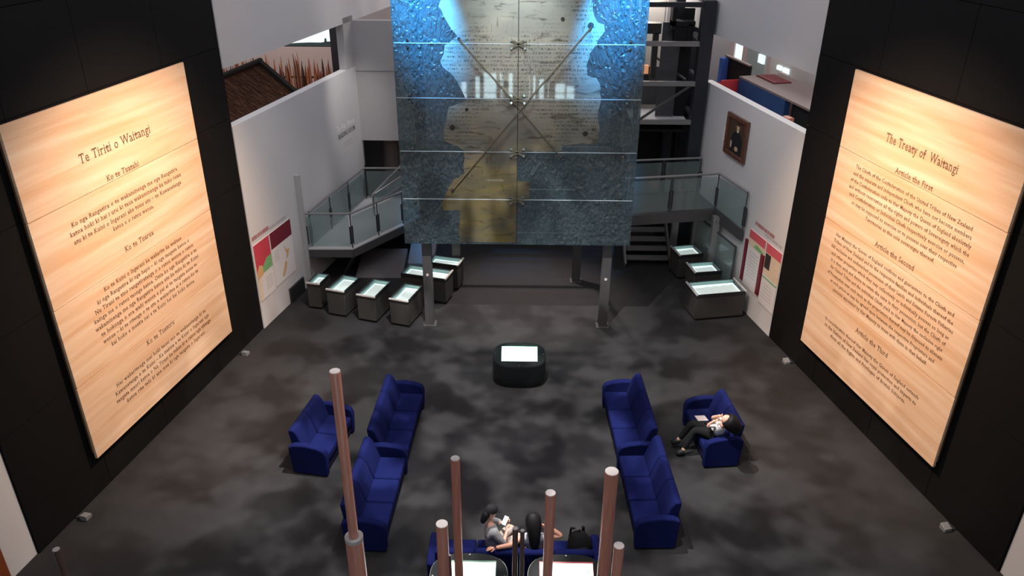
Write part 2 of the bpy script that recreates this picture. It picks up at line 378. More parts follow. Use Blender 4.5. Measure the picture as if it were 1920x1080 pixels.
# lower white walls with the gallery openings above
wallbox('wall_left_white', FW, 0, 6.6, 0, 5.1, white_wall, -.22, 0, False, 'white lower wall with wall text')
wallbox('wall_left_jamb', FW, 5.95, 6.6, 5.1, 6.5, grey_wall, -.22, 0)
wallbox('wall_left_upper', FW, 0.0, 12.0, 6.35, 11.4, white_wall, -.35, 0, False, 'white upper wall band above the left opening')
wallbox('wall_right_white', FR, 7.58, 12.75, 0, 5.1, white_wall, -.22, 0, True, 'white lower wall with a portrait')
wallbox('wall_right_upper', FR, 7.585, 14.5, 6.35, 11.4, white_wall, -.35, 0, True, 'white upper wall band above the right opening')
# back wall
wb = struct(MB().box(-4.82, 3.1, 23.3, 23.55, 2.88, 4.95).build('wall_back', grey_wall), 'grey back wall')
struct(MB().box(-4.84, 3.1, 23.27, 23.55, 4.965, 6.36).build('wall_back_upper', grey_wall))
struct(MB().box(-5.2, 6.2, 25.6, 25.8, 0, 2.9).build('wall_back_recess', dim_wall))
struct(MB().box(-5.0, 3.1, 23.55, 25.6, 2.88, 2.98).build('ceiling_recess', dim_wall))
struct(MB().box(-15, 15, 29.5, 29.7, 0, 11.4).build('wall_far', gal_pink))
struct(MB().box(-15.2, -15, 8, 29.6, 0, 11.4).build('wall_gallery_left', gal_pink))
struct(MB().box(15, 15.2, 8, 29.6, 0, 11.4).build('wall_gallery_right', gal_pink))
struct(MB().slab([(-14.9, 17), (-6.6, 17), (-5.0, 23.3), (-5.0, 29.4), (-14.9, 29.4)], 3.3, 3.5).build('floor_gallery_left', gal_brown))
struct(MB().slab([(14.9, 17), (6.5, 17), (5.3, 22.2), (5.3, 29.4), (14.9, 29.4)], 3.3, 3.5).build('floor_gallery_right', gal_brown))
# low dark block standing in for the shadow at the foot of the left white wall
sk = MB().box(1.35, 2.1, 0, .42, .0, .05).build('shade_block_left', case_dark); sk.matrix_world = FW; struct(sk)

# wall behind and below the viewpoint, with the entrance glazing that the glass screen mirrors
wf = struct(MB().box(-10.6, 10.6, -2.0, -1.6, 0, 11.4).build('wall_front', dim_wall), 'dark wall below the viewing balcony')
for i, (x0, x1, zt) in enumerate([(-2.62, -2.40, 1.9), (-2.06, -1.80, 2.15), (-1.62, -.78, 2.3), (-.52, -.34, 2.3), (.40, .66, 2.2), (.84, 1.04, 2.05), (1.24, 1.46, 1.95), (1.56, 1.98, 1.86), (2.06, 2.40, 1.75)]):
    w = thing('entrance_window', 'bright daylit entrance window %s behind the viewpoint' % ['nearest the left end', 'second from the left', 'wide and third from the left', 'narrow, left of the middle', 'right of the middle', 'sixth from the left', 'seventh from the left', 'second from the right end', 'nearest the right end'][i], 'window', (0, -1.6, 0), 0, 'entrance windows')
    MB().box(x0, x1, 0, .02, 1.16, zt).build('pane', entry_light, w)
    f = MB(); f.box(x0-.04, x0, 0, .05, 1.1, zt+.04); f.box(x1, x1+.04, 0, .05, 1.1, zt+.04); f.box(x0, x1, 0, .05, zt, zt+.04); f.box(x0, x1, 0, .05, 1.1, 1.16); f.box(x0, x1, 0, .045, 1.42, 1.46)
    f.build('window_frame', steel_dark, w)

# ------------------------------------------------------------------ lettering helper
def text_mesh(body, size, align='CENTER', serif=True, bold=.0, spacing=1.0, width=None):
    c = bpy.data.curves.new('t', 'FONT'); c.body = body; c.size = size; c.align_x = align; c.resolution_u = 2; c.space_character = spacing; c.offset = bold
    o = bpy.data.objects.new('t', c); COL.objects.link(o)
    dg = bpy.context.evaluated_depsgraph_get(); dg.update()
    me = bpy.data.meshes.new_from_object(o.evaluated_get(dg)); bpy.data.objects.remove(o); bpy.data.curves.remove(c)
    bm = bmesh.new(); bm.from_mesh(me)
    if serif:
        new = []
        for e in bm.edges:
            if len(e.link_faces) == 1:
                a, b = e.verts[0].co, e.verts[1].co
                L = abs(a.x-b.x)
                if abs(a.y-b.y) < .004*size and .045*size < L < .16*size:
                    cy = e.link_faces[0].calc_center_median().y; sgn = 1 if cy > a.y else -1
                    x0, x1 = min(a.x, b.x)-.065*size, max(a.x, b.x)+.065*size
                    new.append((x0, x1, a.y, a.y+sgn*.058*size))
                elif abs(a.x-b.x) < .004*size and .06*size < abs(a.y-b.y) < .12*size:
                    cx_ = e.link_faces[0].calc_center_median().x; sgn = 1 if cx_ > a.x else -1; lo_ = min(a.y, b.y); hi_ = max(a.y, b.y)
                    d_ = -1 if lo_ > .3*size else 1
                    new.append((a.x, a.x+sgn*.05*size, (lo_ if d_ < 0 else hi_)+d_*.10*size, (hi_ if d_ < 0 else lo_)))
        for x0, x1, y0, y1 in new:
            bm.faces.new([bm.verts.new((x, y, 0.0004)) for x, y in ((x0, y0), (x1, y0), (x1, y1), (x0, y1))])
    if width:
        xs = [v.co.x for v in bm.verts]; k = width/max(1e-6, max(xs)-min(xs)); cx = (max(xs)+min(xs))/2
        for v in bm.verts: v.co.x = (v.co.x-cx)*k
    for f in bm.faces:
        f.normal_update()
        if f.normal.z < 0: f.normal_flip()
    bm.to_mesh(me); bm.free(); me.materials.clear(); return me
def put_text(body, parent, m, x, y, z, size, width=None, align='CENTER', serif=True, name='lettering', bold=0.):
    me = text_mesh(body, size, align, serif, bold, 1.14 if serif else 1.0, width); me.name = name
    o = link(name, me, m, parent); o.location = (x, y, z); o['kind'] = 'stuff'; return o

# ------------------------------------------------------------------ the two timber text panels
def timber_panel(label, F, flip, s0, s1, lines):
    sg = -1 if flip else 1
    a, b = sorted((sg*s0, sg*s1))
    t = wthing('timber_text_panel', label, 'panel', F, 'pair of tall timber text panels')
    MB().box(a+.06, b-.06, .86, 6.74, 0.005, .10).build('backing_frame', panel_edge, t)
    zz = [.80, 2.28, 3.77, 5.29, 6.80]
    for i in range(4):
        bd = MB().box(a, b, zz[i]+.006, zz[i+1]-.006, .10, .15).build('board', panel_wood, t, .004, 1)
    for body, s_c, z, size, wid in lines:
        put_text(body, t, ink_brown, sg*s_c, z, .1515, size, wid, bold=.002)
maori = [('Te Tiriti o Waitangi', 3.77, 5.80, .235, 1.86), ('Ko te Tuatahi', 3.77, 5.33, .15, .86)]
def para(rows, s_c, z0, dz, size, widths):
    return [(r, s_c, z0-i*dz, size, w) for i, (r, w) in enumerate(zip(rows, widths))]
maori += para(['Ko nga Rangatira o te wakaminenga me nga Rangatira', 'katoa hoki ki hai i uru ki taua wakaminenga ka tuku rawa',
               'atu ki te Kuini o Ingarani ake tonu atu \u2013 te Kawanatanga', 'katoa o o ratou wenua.'], 3.78, 4.90, .145, .115, [2.92, 3.08, 3.0, 1.15])
maori += [('Ko te Tuarua', 3.78, 3.99, .15, .82)]
maori += para(['Ko te Kuini o Ingarani ka wakarite ka wakaae', 'ki nga Rangatira ki nga hapu \u2013 ki nga tangata katoa o', 'Nu Tirani te tino rangatiratanga o o ratou wenua o ratou',
               'kainga me o ratou taonga katoa. Otiia ko nga Rangatira o te', 'wakaminenga me nga Rangatira katoa atu ka tuku ki te Kuini', 'te hokonga o era wahi wenua e pai ai te tangata nona te',
               'wenua \u2013 ki te ritenga o te utu e wakaritea ai e ratou ko te', 'kai hoko e meatia nei e te Kuini hei kai hoko mona.'], 3.80, 3.56, .145, .115, [2.3, 2.75, 2.95, 3.1, 3.15, 2.95, 2.95, 2.6])
maori += [('Ko te Tuatoru', 3.79, 2.04, .15, .88)]
maori += para(['Hei wakaritenga mai hoki tenei mo te wakaaetanga ki te', 'Kawanatanga o te Kuini \u2013 Ka tiakina e te Kuini o Ingarani nga', 'tangata maori katoa o Nu Tirani ka tukua ki a ratou nga tikanga',
               'katoa rite tahi ki ana mea ki nga tangata o Ingarani.'], 3.81, 1.75, .145, .115, [2.9, 3.05, 3.1, 2.6])
engl = [('The Treaty of  Waitangi', 3.88, 5.78, .235, 1.86), ('Article the First', 3.88, 5.33, .15, 1.0)]
engl += para(['The Chiefs of the Confederation of the United Tribes of New Zealand', 'and the separate and independent Chiefs who have not become members', 'of the Confederation cede to Her Majesty the Queen of England absolutely',
              'and without reservation all the rights and powers of Sovereignty which the', 'said Confederation or Individual Chiefs respectively exercise or possess,', 'or may be supposed to exercise or to possess over their respective', 'Territories as the sole sovereigns thereof.'],
             3.90, 5.05, .14, .105, [3.15, 3.2, 3.3, 3.3, 3.2, 2.95, 1.95])
engl += [('Article the Second', 3.89, 3.86, .15, 1.13)]
engl += para(['Her Majesty the Queen of England confirms and guarantees to the Chiefs and', 'Tribes of New Zealand and to the respective families and individuals thereof the', 'full exclusive and undisturbed possession of their Lands and Estates Forests Fisheries',
              'and other properties which they may collectively or individually possess so long as', 'it is their wish and desire to retain the same in their possession; but the Chiefs of', 'the United Tribes and the individual Chiefs yield to Her Majesty the exclusive right',
              'of Preemption over such lands as the proprietors thereof may be disposed to alienate', 'at such prices as may be agreed upon between the respective Proprietors and', 'persons appointed by Her Majesty to treat with them in that behalf.'],
             3.91, 3.56, .14, .100, [3.45, 3.5, 3.6, 3.5, 3.45, 3.4, 3.5, 3.2, 2.9])
engl += [('Article the Third', 3.91, 2.0, .15, 1.02)]
engl += para(['In consideration thereof Her Majesty the Queen of England extends', 'to the Natives of New Zealand Her royal protection and imparts to', 'them all the Rights and Privileges of British Subjects.'], 3.91, 1.74, .14, .105, [3.0, 2.95, 2.45])
timber_panel('tall lit timber panel with M\u0101ori text headed Te Tiriti o Waitangi', FL, False, 1.51, 6.06, maori)
timber_panel('tall lit timber panel with English text headed The Treaty of Waitangi', FR, True, 1.68, 6.10, engl)
# small grey boxes on the floor under the panels
for F, sg, s, where in ((FL, 1, .88, 'near end of the left black wall'), (FL, 1, 6.36, 'far end of the left black wall'), (FR, -1, 1.0, 'near end of the right black wall'), (FR, -1, 6.4, 'far end of the right black wall')):
    t = wthing('floor_sensor', 'small grey floor box at the ' + where, 'box', F, 'small floor boxes below the text panels')
    MB().prism([(-.07, 0), (.07, 0), (.07, .07), (-.07, .11)], .12, .26, lambda u, v, w, s=s, sg=sg: (sg*s+u, v, w)).build('housing', bracket_grey, t, .008)
    MB().box(sg*s-.05, sg*s+.05, .0, .03, .02, .12).build('bracket', case_dark, t)

# ------------------------------------------------------------------ glass screen
GY = 16.9
scr = thing('glass_screen', 'huge hanging cast-glass screen printed with an enlarged old document', 'screen', (0, 0, 0))
outline = [(-1.58, 9.4), (-1.61, 8.52), (-1.63, 7.77), (-1.68, 7.65), (-1.58, 7.46), (-1.45, 7.23), (-1.31, 7.06), (-1.42, 6.99), (-1.58, 6.89), (-1.6, 6.72), (-1.68, 6.56), (-1.59, 6.39), (-1.44, 6.27), (-1.34, 6.14), (-1.24, 5.94), (-1.16, 5.74), (-1.53, 5.59), (-1.63, 5.2), (-1.67, 4.85), (-1.37, 4.72), (-1.24, 4.63), (-1.22, 4.43), (-1.23, 4.1), (-1.47, 3.96), (-1.61, 3.73), (-1.77, 3.34), (-1.72, 3.2), (-1.36, 3.2), (-1.37, 2.42), (-0.05, 2.42), (-0.05, 3.46), (0.24, 3.47), (0.24, 3.61), (0.23, 3.91), (-0.05, 3.93), (-0.05, 4.615), (0.11, 4.62), (0.68, 4.625), (0.94, 4.65), (0.91, 4.78), (1.18, 4.79), (1.71, 4.83), (1.73, 5.08), (1.68, 5.39), (1.72, 5.74), (1.69, 6.1), (1.6, 6.24), (1.41, 6.29), (1.38, 6.52), (1.44, 6.74), (1.57, 6.93), (1.72, 7.19), (1.7, 7.32), (1.56, 7.36), (1.45, 7.6), (1.42, 7.79), (1.38, 8.54), (1.36, 9.4)]
def rough_outline(pts, n=5, amp=.022):
    out = []
    for i, p in enumerate(pts):
        q = pts[(i+1) % len(pts)]; L = math.hypot(q[0]-p[0], q[1]-p[1]); out.append(p)
        straight = abs(p[0]+.05) < .01 or abs(q[0]+.05) < .01 or L > .9
        for k in range(1, int(min(n, L/.09))):
            t = k/int(min(n, L/.09)); a = 0 if straight else amp
            out.append((p[0]+(q[0]-p[0])*t+random.uniform(-a, a), p[1]+(q[1]-p[1])*t+random.uniform(-a, a)))
    return out
outline = rough_outline(outline)
from mathutils.geometry import tessellate_polygon
tess = tessellate_polygon([[Vector((x, z, 0)) for x, z in outline]])
ZR = [2.36, 3.48, 4.60, 5.78, 6.92, 8.06, 9.20]
XC = [-2.665, -.05, 2.60]
for r in range(6):
    for c in range(2):
        x0, x1, z0, z1 = XC[c]+.006, XC[c+1]-.006, ZR[r]+.006, ZR[r+1]-.006
        g = MB().box(x0, x1, GY, GY+.025, z0, z1).build('glass_panel', cast_glass, scr)
        bm = bmesh.new(); vs = [bm.verts.new((x, GY-.004, z)) for x, z in outline]
        for a, b, c_ in tess:
            f = bm.faces.new((vs[a], vs[b], vs[c_])); f.normal_update()
            if f.normal.y > 0: f.normal_flip()
        for co, no in (((x0+.002, 0, 0), (-1, 0, 0)), ((x1-.002, 0, 0), (1, 0, 0)), ((0, 0, z0+.002), (0, 0, -1)), ((0, 0, z1-.002), (0, 0, 1))):
            bmesh.ops.bisect_plane(bm, geom=bm.verts[:]+bm.edges[:]+bm.faces[:], plane_co=co, plane_no=no, clear_outer=True)
        if not bm.faces: bm.free(); continue
        me = bpy.data.meshes.new('printed_document'); bm.to_mesh(me); bm.free()
        pd = link('printed_document', me, parchment, g); so = pd.modifiers.new('thickness', 'SOLIDIFY'); so.thickness = .003; so.offset = -1
# polished ledge edges between the rows
edge_mat = mat('glass_edge', (.62, .74, .80), .25, var=.05)
for r in range(1, 6):
    for c in range(2):
        MB().box(XC[c]+.03, XC[c+1]-.03, GY-.006, GY+.03, ZR[r]-.0055, ZR[r]+.0055).build('joint_strip', edge_mat, scr)
MB().box(-.056, -.044, GY+.002, GY+.02, 2.36, 9.2).build('joint_seal', steel_dark, scr)
# frame
POSTS = [(-2.2, 17.25), (2.12, 17.25), (1.6, 19.72), (-1.7, 19.72)]
for i, (x, y) in enumerate(POSTS):
    top = 9.4 if i < 2 else 2.75
    p = MB(); w = .11; p.box(x-w, x+w, y-.09, y-.075, 0, top).box(x-w, x+w, y+.075, y+.09, 0, top).box(x-.055, x+.055, y-.075, y+.075, 0, top)
    po = p.build('post', steel_grey, scr)
    MB().box(x-.16, x+.16, y-.14, y+.14, 0, .02).build('base_plate', steel_grey, scr)
    if i < 2: MB().tube((x, y-.105, 1.42 if i == 0 else 1.35), (x, y-.09, 1.42 if i == 0 else 1.35), .035, 14).build('bolt_cap', case_lip, po)
for z in (2.45, 4.6, 6.92, 9.2):
    MB().bar((-2.09, 17.25, z), (2.01, 17.25, z), .08, .14 if z < 3 else .06).build('cross_beam', steel_grey if z < 3 else steel_light, scr)
for x0, x1, y1 in ((-2.2, -1.7, 19.63), (2.12, 1.6, 19.63)):
    MB().bar((x0, 17.34, 2.62), (x1, y1, 2.62), .08, .14).build('side_beam', steel_grey, scr)
MB().bar((-1.59, 19.72, 2.62), (1.49, 19.72, 2.62), .08, .14).build('cross_beam', steel_grey, scr)
for a, b in (((-1.28, GY-.05, 7.02), (.92, GY-.05, 4.50)), ((1.44, GY-.05, 7.28), (-1.50, GY-.05, 3.72))):
    rd_ = MB().tube(a, b, .013, 8).build('brace_rod', brass, scr)
    for e in (a, b): MB().tube((e[0], GY-.06, e[2]), (e[0], GY-.005, e[2]), .03, 10).build('rod_fixing', steel_dark, rd_)
# point fixings
def spider(x, z, sides):
    s = MB()
    s.box(x-.03, x+.03, GY-.03, GY+.30, z-.045, z+.045)
    for i in sides:
        for j in (-1, 1): s.bar((x, GY-.02, z), (x+i*.14, GY-.02, z+j*.08), .035, .04)
    o = s.build('spider_clamp', brass, scr)
    for i in sides:
        for j in (-1, 1): MB().tube((x+i*.14, GY-.045, z+j*.08), (x+i*.14, GY-.01, z+j*.08), .028, 10).build('bolt', chrome, o)
for z in ZR[1:6]:
    spider(-.05, z, (-1, 1))
    for x, s in ((-2.36, -1), (2.28, 1)):
        o = MB().box(x-.04, x+.04, GY+.026, GY+.28, z-.13, z+.13).build('clamp_bracket', steel_dark, scr)
        for j in (-1, 1): MB().tube((x, GY-.03, z+j*.075), (x, GY, z+j*.075), .026, 10).build('bolt', chrome, o)
for x in (-2.30, -.19, .09, 2.22): MB().tube((x, GY-.03, 2.43), (x, GY-.001, 2.43), .026, 10).build('bolt', chrome, scr)
for x, z, r in ((1.43, 7.30, .062), (-1.47, 5.14, .062), (1.43, 5.03, .058), (-1.15, 5.54, .035), (.85, 7.42, .04)):
    MB().tube((x, GY-.010, z), (x, GY-.004, z), r, 18).build('seal_mark', print_black, scr)
# ------------------------------------------------------------------ stair landings and glass balustrades
def balustrade(name, label, pts, zf, zr, seglen=1.0, rail=.03, posts=True, group='glass balustrades'):
    t = thing(name, label, 'railing', (0, 0, 0), 0, group)
    for i in range(len(pts)-1):
        p, q = Vector((*pts[i], 0)), Vector((*pts[i+1], 0)); L = (q-p).length; n = max(1, round(L/seglen)); d = (q-p)/n
        nrm = Vector((-d.y, d.x, 0)).normalized()
        for k in range(n):
            a, b = p+d*k, p+d*(k+1); g = d.normalized()*.05
            MB().bar((a.x+g.x, a.y+g.y, (zf+zr)/2-.02), (b.x-g.x, b.y-g.y, (zf+zr)/2-.02), .012, zr-zf-.14).build('glass_pane', rail_glass, t)
        MB().tube((p.x, p.y, zr), (q.x, q.y, zr), rail, 10).build('handrail', steel_light, t)
        if posts:
            for k in range(n + (i == len(pts)-2)):
                a = p+d*k
                po = MB().tube((a.x, a.y, zf-.05), (a.x, a.y, zr), .018, 8).build('post', steel_grey, t)
                for s in (-1, 1):
                    e = a+d.normalized()*.045*s
                    MB().box(e.x-.014, e.x+.014, e.y-.02, e.y+.02, zf+.12, zf+.62).build('clamp_bar', steel_dark, po)
    return t
# left landing
LL = [(-5.72, 19.27), (-4.45, 19.3), (-3.3, 21.0), (-2.75, 21.9), (-3.0, 23.2), (-4.75, 23.2)]
ld = thing('stair_landing', 'low grey stair landing against the left white wall', 'landing', (0, 0, 0))
MB().slab(LL, 1.07, 1.12).build('deck', white_wall, ld)
m = MB()
for i in range(3): m.bar((*LL[i], .97), (*LL[i+1], .97), .05, .22)
m.build('fascia', steel_grey, ld)
MB().bar((-5.70, 19.22, 0), (-5.70, 19.22, 3.2), .16, .10).build('wall_channel', grey_wall, ld)
for a, b in (((-5.6, 19.4, 1.0), (-4.7, 20.6, .02)), ((-4.5, 19.5, .9), (-4.75, 20.4, .02)), ((-4.45, 19.36, .86), (-4.9, 19.75, .02))):
    MB().bar(a, b, .07, .07).build('strut', steel_dark, ld)
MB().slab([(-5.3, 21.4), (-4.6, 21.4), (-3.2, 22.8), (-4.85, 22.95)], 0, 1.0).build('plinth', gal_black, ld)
balustrade('balustrade', 'glass balustrade along the front edge of the left landing', [(-5.66, 19.30), (-4.45, 19.34), (-3.32, 21.02), (-2.80, 21.85)], 1.12, 2.1, 1.25)
balustrade('balustrade', 'glass balustrade running back along the left white wall', [(-5.55, 19.42), (-4.72, 23.0), (-2.9, 23.05)], 1.12, 2.1, 1.35)
h = thing('stair_handrail', 'bent metal handrail rising from the left landing', 'handrail', (0, 0, 0))
hp = [(-3.95, 20.08, 1.75), (-3.95, 20.08, 2.34), (-3.18, 21.55, 2.5), (-3.4, 21.9, 2.6), (-3.95, 20.08, 2.36)]
m = MB()
for a, b in zip(hp, hp[1:]): m.tube(a, b, .028, 8)
m.tube((-3.95, 20.08, 2.1), (-3.18, 21.55, 2.22), .024, 8)
m.build('rail', chrome, h)
MB().bar((-3.93, 20.10, 2.22), (-3.2, 21.52, 2.37), .012, .2).build('glass_pane', rail_glass, h)
# ramp slabs on the floor behind the cases
MB2 = MB().prism([(0, 0), (1.35, 0), (1.35, .30), (0, .02)], -4.55, -3.25, lambda u, v, w: (w, 19.75+u, v))
tag(MB2.build('ramp', mat('ramp_carpet', (.13, .12, .125), .95, var=.08)), 'grey carpeted ramp under the left landing', 'ramp')
tag(MB().prism([(0, 0), (1.1, 0), (1.1, .34), (0, .06)], -3.2, -2.45, lambda u, v, w: (w, 20.6+u, v)).build('ramp', mat('ramp_light', (.20, .185, .19), .95, var=.08)), 'paler grey ramp beside the cases left of the glass screen', 'ramp')
# right landing
RL = [(2.7, 19.5), (5.3, 20.02), (5.72, 18.55), (5.52, 19.6), (5.18, 21.45), (2.9, 21.05)]
rd = thing('stair_landing', 'raised grey landing on columns at the right of the glass screen', 'landing', (0, 0, 0))
MB().slab([(2.7, 19.5), (5.3, 20.02), (5.70, 18.60), (5.08, 21.40), (2.9, 21.05)], 2.0, 2.05).build('deck', steel_grey, rd)
m = MB().bar((2.7, 19.5, 1.90), (5.3, 20.02, 1.90), .05, .28); m.bar((5.3, 20.02, 1.90), (5.70, 18.60, 1.90), .05, .28); m.build('fascia', steel_grey, rd)
MB().bar((2.75, 21.0, 1.9), (5.1, 21.38, 1.9), .05, .28).build('fascia', steel_dark, rd)
for x, y, hgt in ((5.30, 19.80, 1.95), (4.50, 21.15, 1.95)):
    c_ = MB().box(x-.09, x+.09, y-.09, y+.09, 0, hgt).build('column', steel_light, rd)
    MB().tube((x-.02, y-.105, hgt-.12), (x-.02, y-.09, hgt-.12), .03, 10).build('bolt', chrome, c_)
balustrade('balustrade', 'glass balustrade along the front edge of the right landing', [(2.75, 19.53), (5.28, 20.02), (5.68, 18.62)], 2.05, 3.07, 1.3)
balustrade('balustrade', 'glass balustrade along the back edge of the right landing', [(2.95, 21.0), (5.08, 21.33)], 2.05, 3.07, .9)
# stairs behind the screen at the right
st = thing('stair_flight', 'grey open stair flight under the right landing', 'stairs', (0, 0, 0))
for k in range(5):
    MB().box(3.15, 4.35, 20.85+k*.3, 21.12+k*.3, .12+k*.17, .17+k*.17).build('tread', steel_light, st)
for x in (3.1, 4.40): MB().bar((x, 20.7, .02), (x, 22.3, .95), .05, .22).build('stringer', steel_light, st)
# grey sloping glass screen leaning beside the right wall
gp = thing('glass_partition', 'grey frosted glass partition standing by the right wall under the landing', 'partition', (0, 0, 0))
MB().bar((5.05, 20.9, .75), (5.62, 18.75, .75), .02, 1.5).build('pane', rail_glass, gp)
MB().bar((5.05, 20.9, 1.52), (5.62, 18.75, 1.52), .04, .04).build('top_rail', steel_grey, gp)
MB().bar((5.62, 18.75, 0), (5.62, 18.75, 1.54), .05, .05).build('post', steel_grey, gp)

# ------------------------------------------------------------------ lift tower at the right
tw = thing('lift_tower', 'dark steel lift tower with pale cross beams right of the glass screen', 'tower', (0, 0, 0))
for x, y, w in ((4.86, 21.62, .17), (3.18, 21.6, .06), (4.86, 23.2, .12), (3.18, 23.2, .08), (4.3, 22.6, .12)):
    MB().box(x-w, x+w, y-w, y+w, 0, 7.2 if x != 4.3 else 9).build('column', steel_dark, tw)
for z, m_, hh in ((7.1, steel_dark, .12), (6.12, steel_light, .12), (5.08, steel_light, .12), (4.03, steel_light, .12)):
    MB().bar((3.12, 21.5, z), (4.70, 21.5, z), .10, hh).build('cross_beam', m_, tw)
    MB().bar((4.86, 21.8, z), (4.86, 23.1, z), .10, hh).build('side_beam', steel_dark, tw)
MB().box(3.1, 4.65, 21.6, 23.1, 3.93, 3.98).build('platform', white_wall, tw)
MB().bar((3.25, 21.47, 4.08), (4.55, 21.47, 5.02), .05, .06).build('brace', steel_grey, tw)
MB().bar((4.55, 22.1, 5.05), (3.7, 22.6, 5.6), .04, .05).build('brace', steel_grey, tw)
MB().box(3.82, 4.32, 22.2, 22.26, 4.0, 6.55).build('lift_door', mat('lift_grey', (.085, .085, .095), .4, .2), tw)
MB().box(4.36, 4.66, 22.3, 22.36, 3.98, 6.9).build('shaft_panel', gal_black, tw)
m = MB().box(3.15, 3.75, 22.0, 22.3, 6.28, 6.55); m.box(3.56, 3.70, 22.0, 22.2, 5.1, 6.3); m.build('machine_frame', case_dark, tw)
m = MB().box(4.0, 4.62, 21.9, 22.3, 6.5, 6.62); m.box(4.0, 4.1, 21.9, 22.3, 6.4, 7.0); m.box(4.45, 4.55, 21.9, 22.3, 5.9, 6.55); m.box(4.1, 4.45, 21.95, 22.3, 6.1, 6.5); m.build('machinery', gal_black, tw)
MB().box(3.1, 5.0, 23.3, 23.4, 4.05, 5.15).build('back_panel', dim_wall, tw)
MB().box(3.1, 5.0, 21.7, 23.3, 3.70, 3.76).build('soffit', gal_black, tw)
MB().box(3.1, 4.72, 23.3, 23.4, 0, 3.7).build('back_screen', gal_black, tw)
struct(MB().box(3.1, 4.25, 24.6, 24.75, 3.0, 9).build('wall_back_right', mat('cream_wall', (.66, .62, .57), .8, var=.04)))
struct(MB().box(4.25, 6.2, 24.2, 24.4, 3.0, 9).build('wall_back_corner', grey_wall))
lb = thing('orange_light_box', 'small glowing orange light box inside the lift tower', 'light box', (3.42, 22.6, 4.98))
MB().box(-.16, .16, -.05, .05, .12, .36).build('lit_face', orange_glow, lb, .01); MB().box(-.18, .18, -.06, .06, 0, .12).build('housing', case_dark, lb)
MB().box(3.24, 3.60, 22.5, 22.7, 4.90, 4.98).build('light_shelf', case_dark, tw)
cl = thing('round_column', 'pale round column in the recess behind the left landing', 'column', (-4.1, 24.4, 0))
MB().tube((0, 0, .12), (0, 0, 2.88), .26, 20).build('shaft', gal_brown, cl, smooth=True); MB().tube((0, 0, 0), (0, 0, .12), .32, 20).build('base', steel_dark, cl)

# ------------------------------------------------------------------ gallery behind the left opening
ht = thing('thatched_hut', 'dark brown thatched hut roof seen through the left opening', 'hut', (0, 0, 0))
ridge = [Vector((-6.86, 21.0, 5.63)), Vector((-7.52, 18.2, 5.63))]   # far gable end, near end
def slope(a, b, run, drop):
    d = (b-a).normalized(); side = Vector((-d.y, d.x, 0)) * run
    return [a, b, b+side+Vector((0, 0, -drop)), a+side+Vector((0, 0, -drop))]
for run, nm in ((1.02, 'roof_slope'), (-1.02, 'roof_slope')):
    q = slope(ridge[0], ridge[1], run, .80); n = (q[1]-q[0]).cross(q[3]-q[0]).normalized()*.12
    if n.z > 0: n = -n
    o = MB().add(q+[v+n for v in q], [(0, 1, 2, 3), (7, 6, 5, 4), (0, 4, 5, 1), (1, 5, 6, 2), (2, 6, 7, 3), (3, 7, 4, 0)]).build(nm, thatch, ht)
    tm = MB(); nu = -n.normalized()
    for k in range(420):
        u, w = random.random(), random.random()
        p = q[0]+(q[1]-q[0])*u+(q[3]-q[0])*w; L = random.uniform(.12, .3); e = p+(q[3]-q[0]).normalized()*L+nu*random.uniform(.01, .05)+(q[1]-q[0]).normalized()*random.uniform(-.03, .03)
        tm.bar(p+nu*.005, e, .012, .012)
    s_ = tm.build('thatch_straw', thatch, o); s_['kind'] = 'stuff'
    MB().bar(q[0]+nu*.06, q[3]+nu*.06, .16, .10).build('barge_board', thatch_dark, ht)
MB().tube(ridge[0]+Vector((.05, .1, .05)), ridge[1], .07, 10).build('ridge_pole', thatch_dark, ht)
m = MB(); d = (ridge[1]-ridge[0]).normalized(); side = Vector((-d.y, d.x, 0))
g0 = ridge[0]+d*.25
m.prism([(-.8, 3.5), (.8, 3.5), (.8, 4.88), (0, 5.48), (-.8, 4.88)], 0, 2.3, lambda u, v, w: tuple(Vector((g0.x, g0.y, 0))+side*u+d*w+Vector((0, 0, v))))
m.build('hut_wall', thatch_dark, ht)
# palisade of stakes
pl = thing('palisade', 'row of rough pointed wooden stakes behind the hut', 'palisade', (0, 24.5, 3.5))
x = -9.6
while x < -5.66:
    hgt = random.uniform(1.15, 1.6)
    if random.random() < .2: hgt += random.uniform(.12, .36)
    r = random.uniform(.026, .050); lean = random.uniform(-.06, .06); y = random.uniform(-.14, .14)
    st_ = MB(); st_.tube((x, y, 0), (x+lean*.7, y, hgt*.8), r, 6, r*.85); st_.tube((x+lean*.7, y, hgt*.8), (x+lean, y, hgt), r*.85, 6, .006)
    st_.build('stake', stake_wood if random.random() < .65 else stake_dark, pl); x += random.uniform(.032, .065)
for z in (.45, .95): MB().bar((-9.7, .18, z), (-5.45, .18, z), .05, .05).build('rail', stake_dark, pl)
struct(MB().box(-15, -5.25, 25.6, 25.8, 3.5, 5.18).build('wall_gallery_back', gal_pink))
wn = thing('gallery_window', 'bright daylight window above the palisade', 'window', (0, 25.7, 0))
MB().box(-7.4, -5.62, 0, .05, 5.26, 6.7).build('pane', daylight, wn)
MB().prism([(-7.4, 5.26), (-7.1, 5.29), (-6.7, 5.31), (-6.3, 5.31), (-6.2, 5.33), (-6.18, 5.44), (-6.13, 5.44), (-6.12, 5.34), (-5.9, 5.35), (-5.62, 5.32), (-5.62, 5.26)], -.02, -.005, lambda u, v, w: (u, w, v)).build('hill_silhouette', hill_dark, wn)
m = MB().box(-7.5, -5.5, -.06, .08, 5.20, 5.26); m.box(-7.5, -7.4, -.06, .08, 5.26, 6.7); m.box(-5.62, -5.5, -.06, .08, 5.26, 6.7); m.build('window_frame', hill_dark, wn)
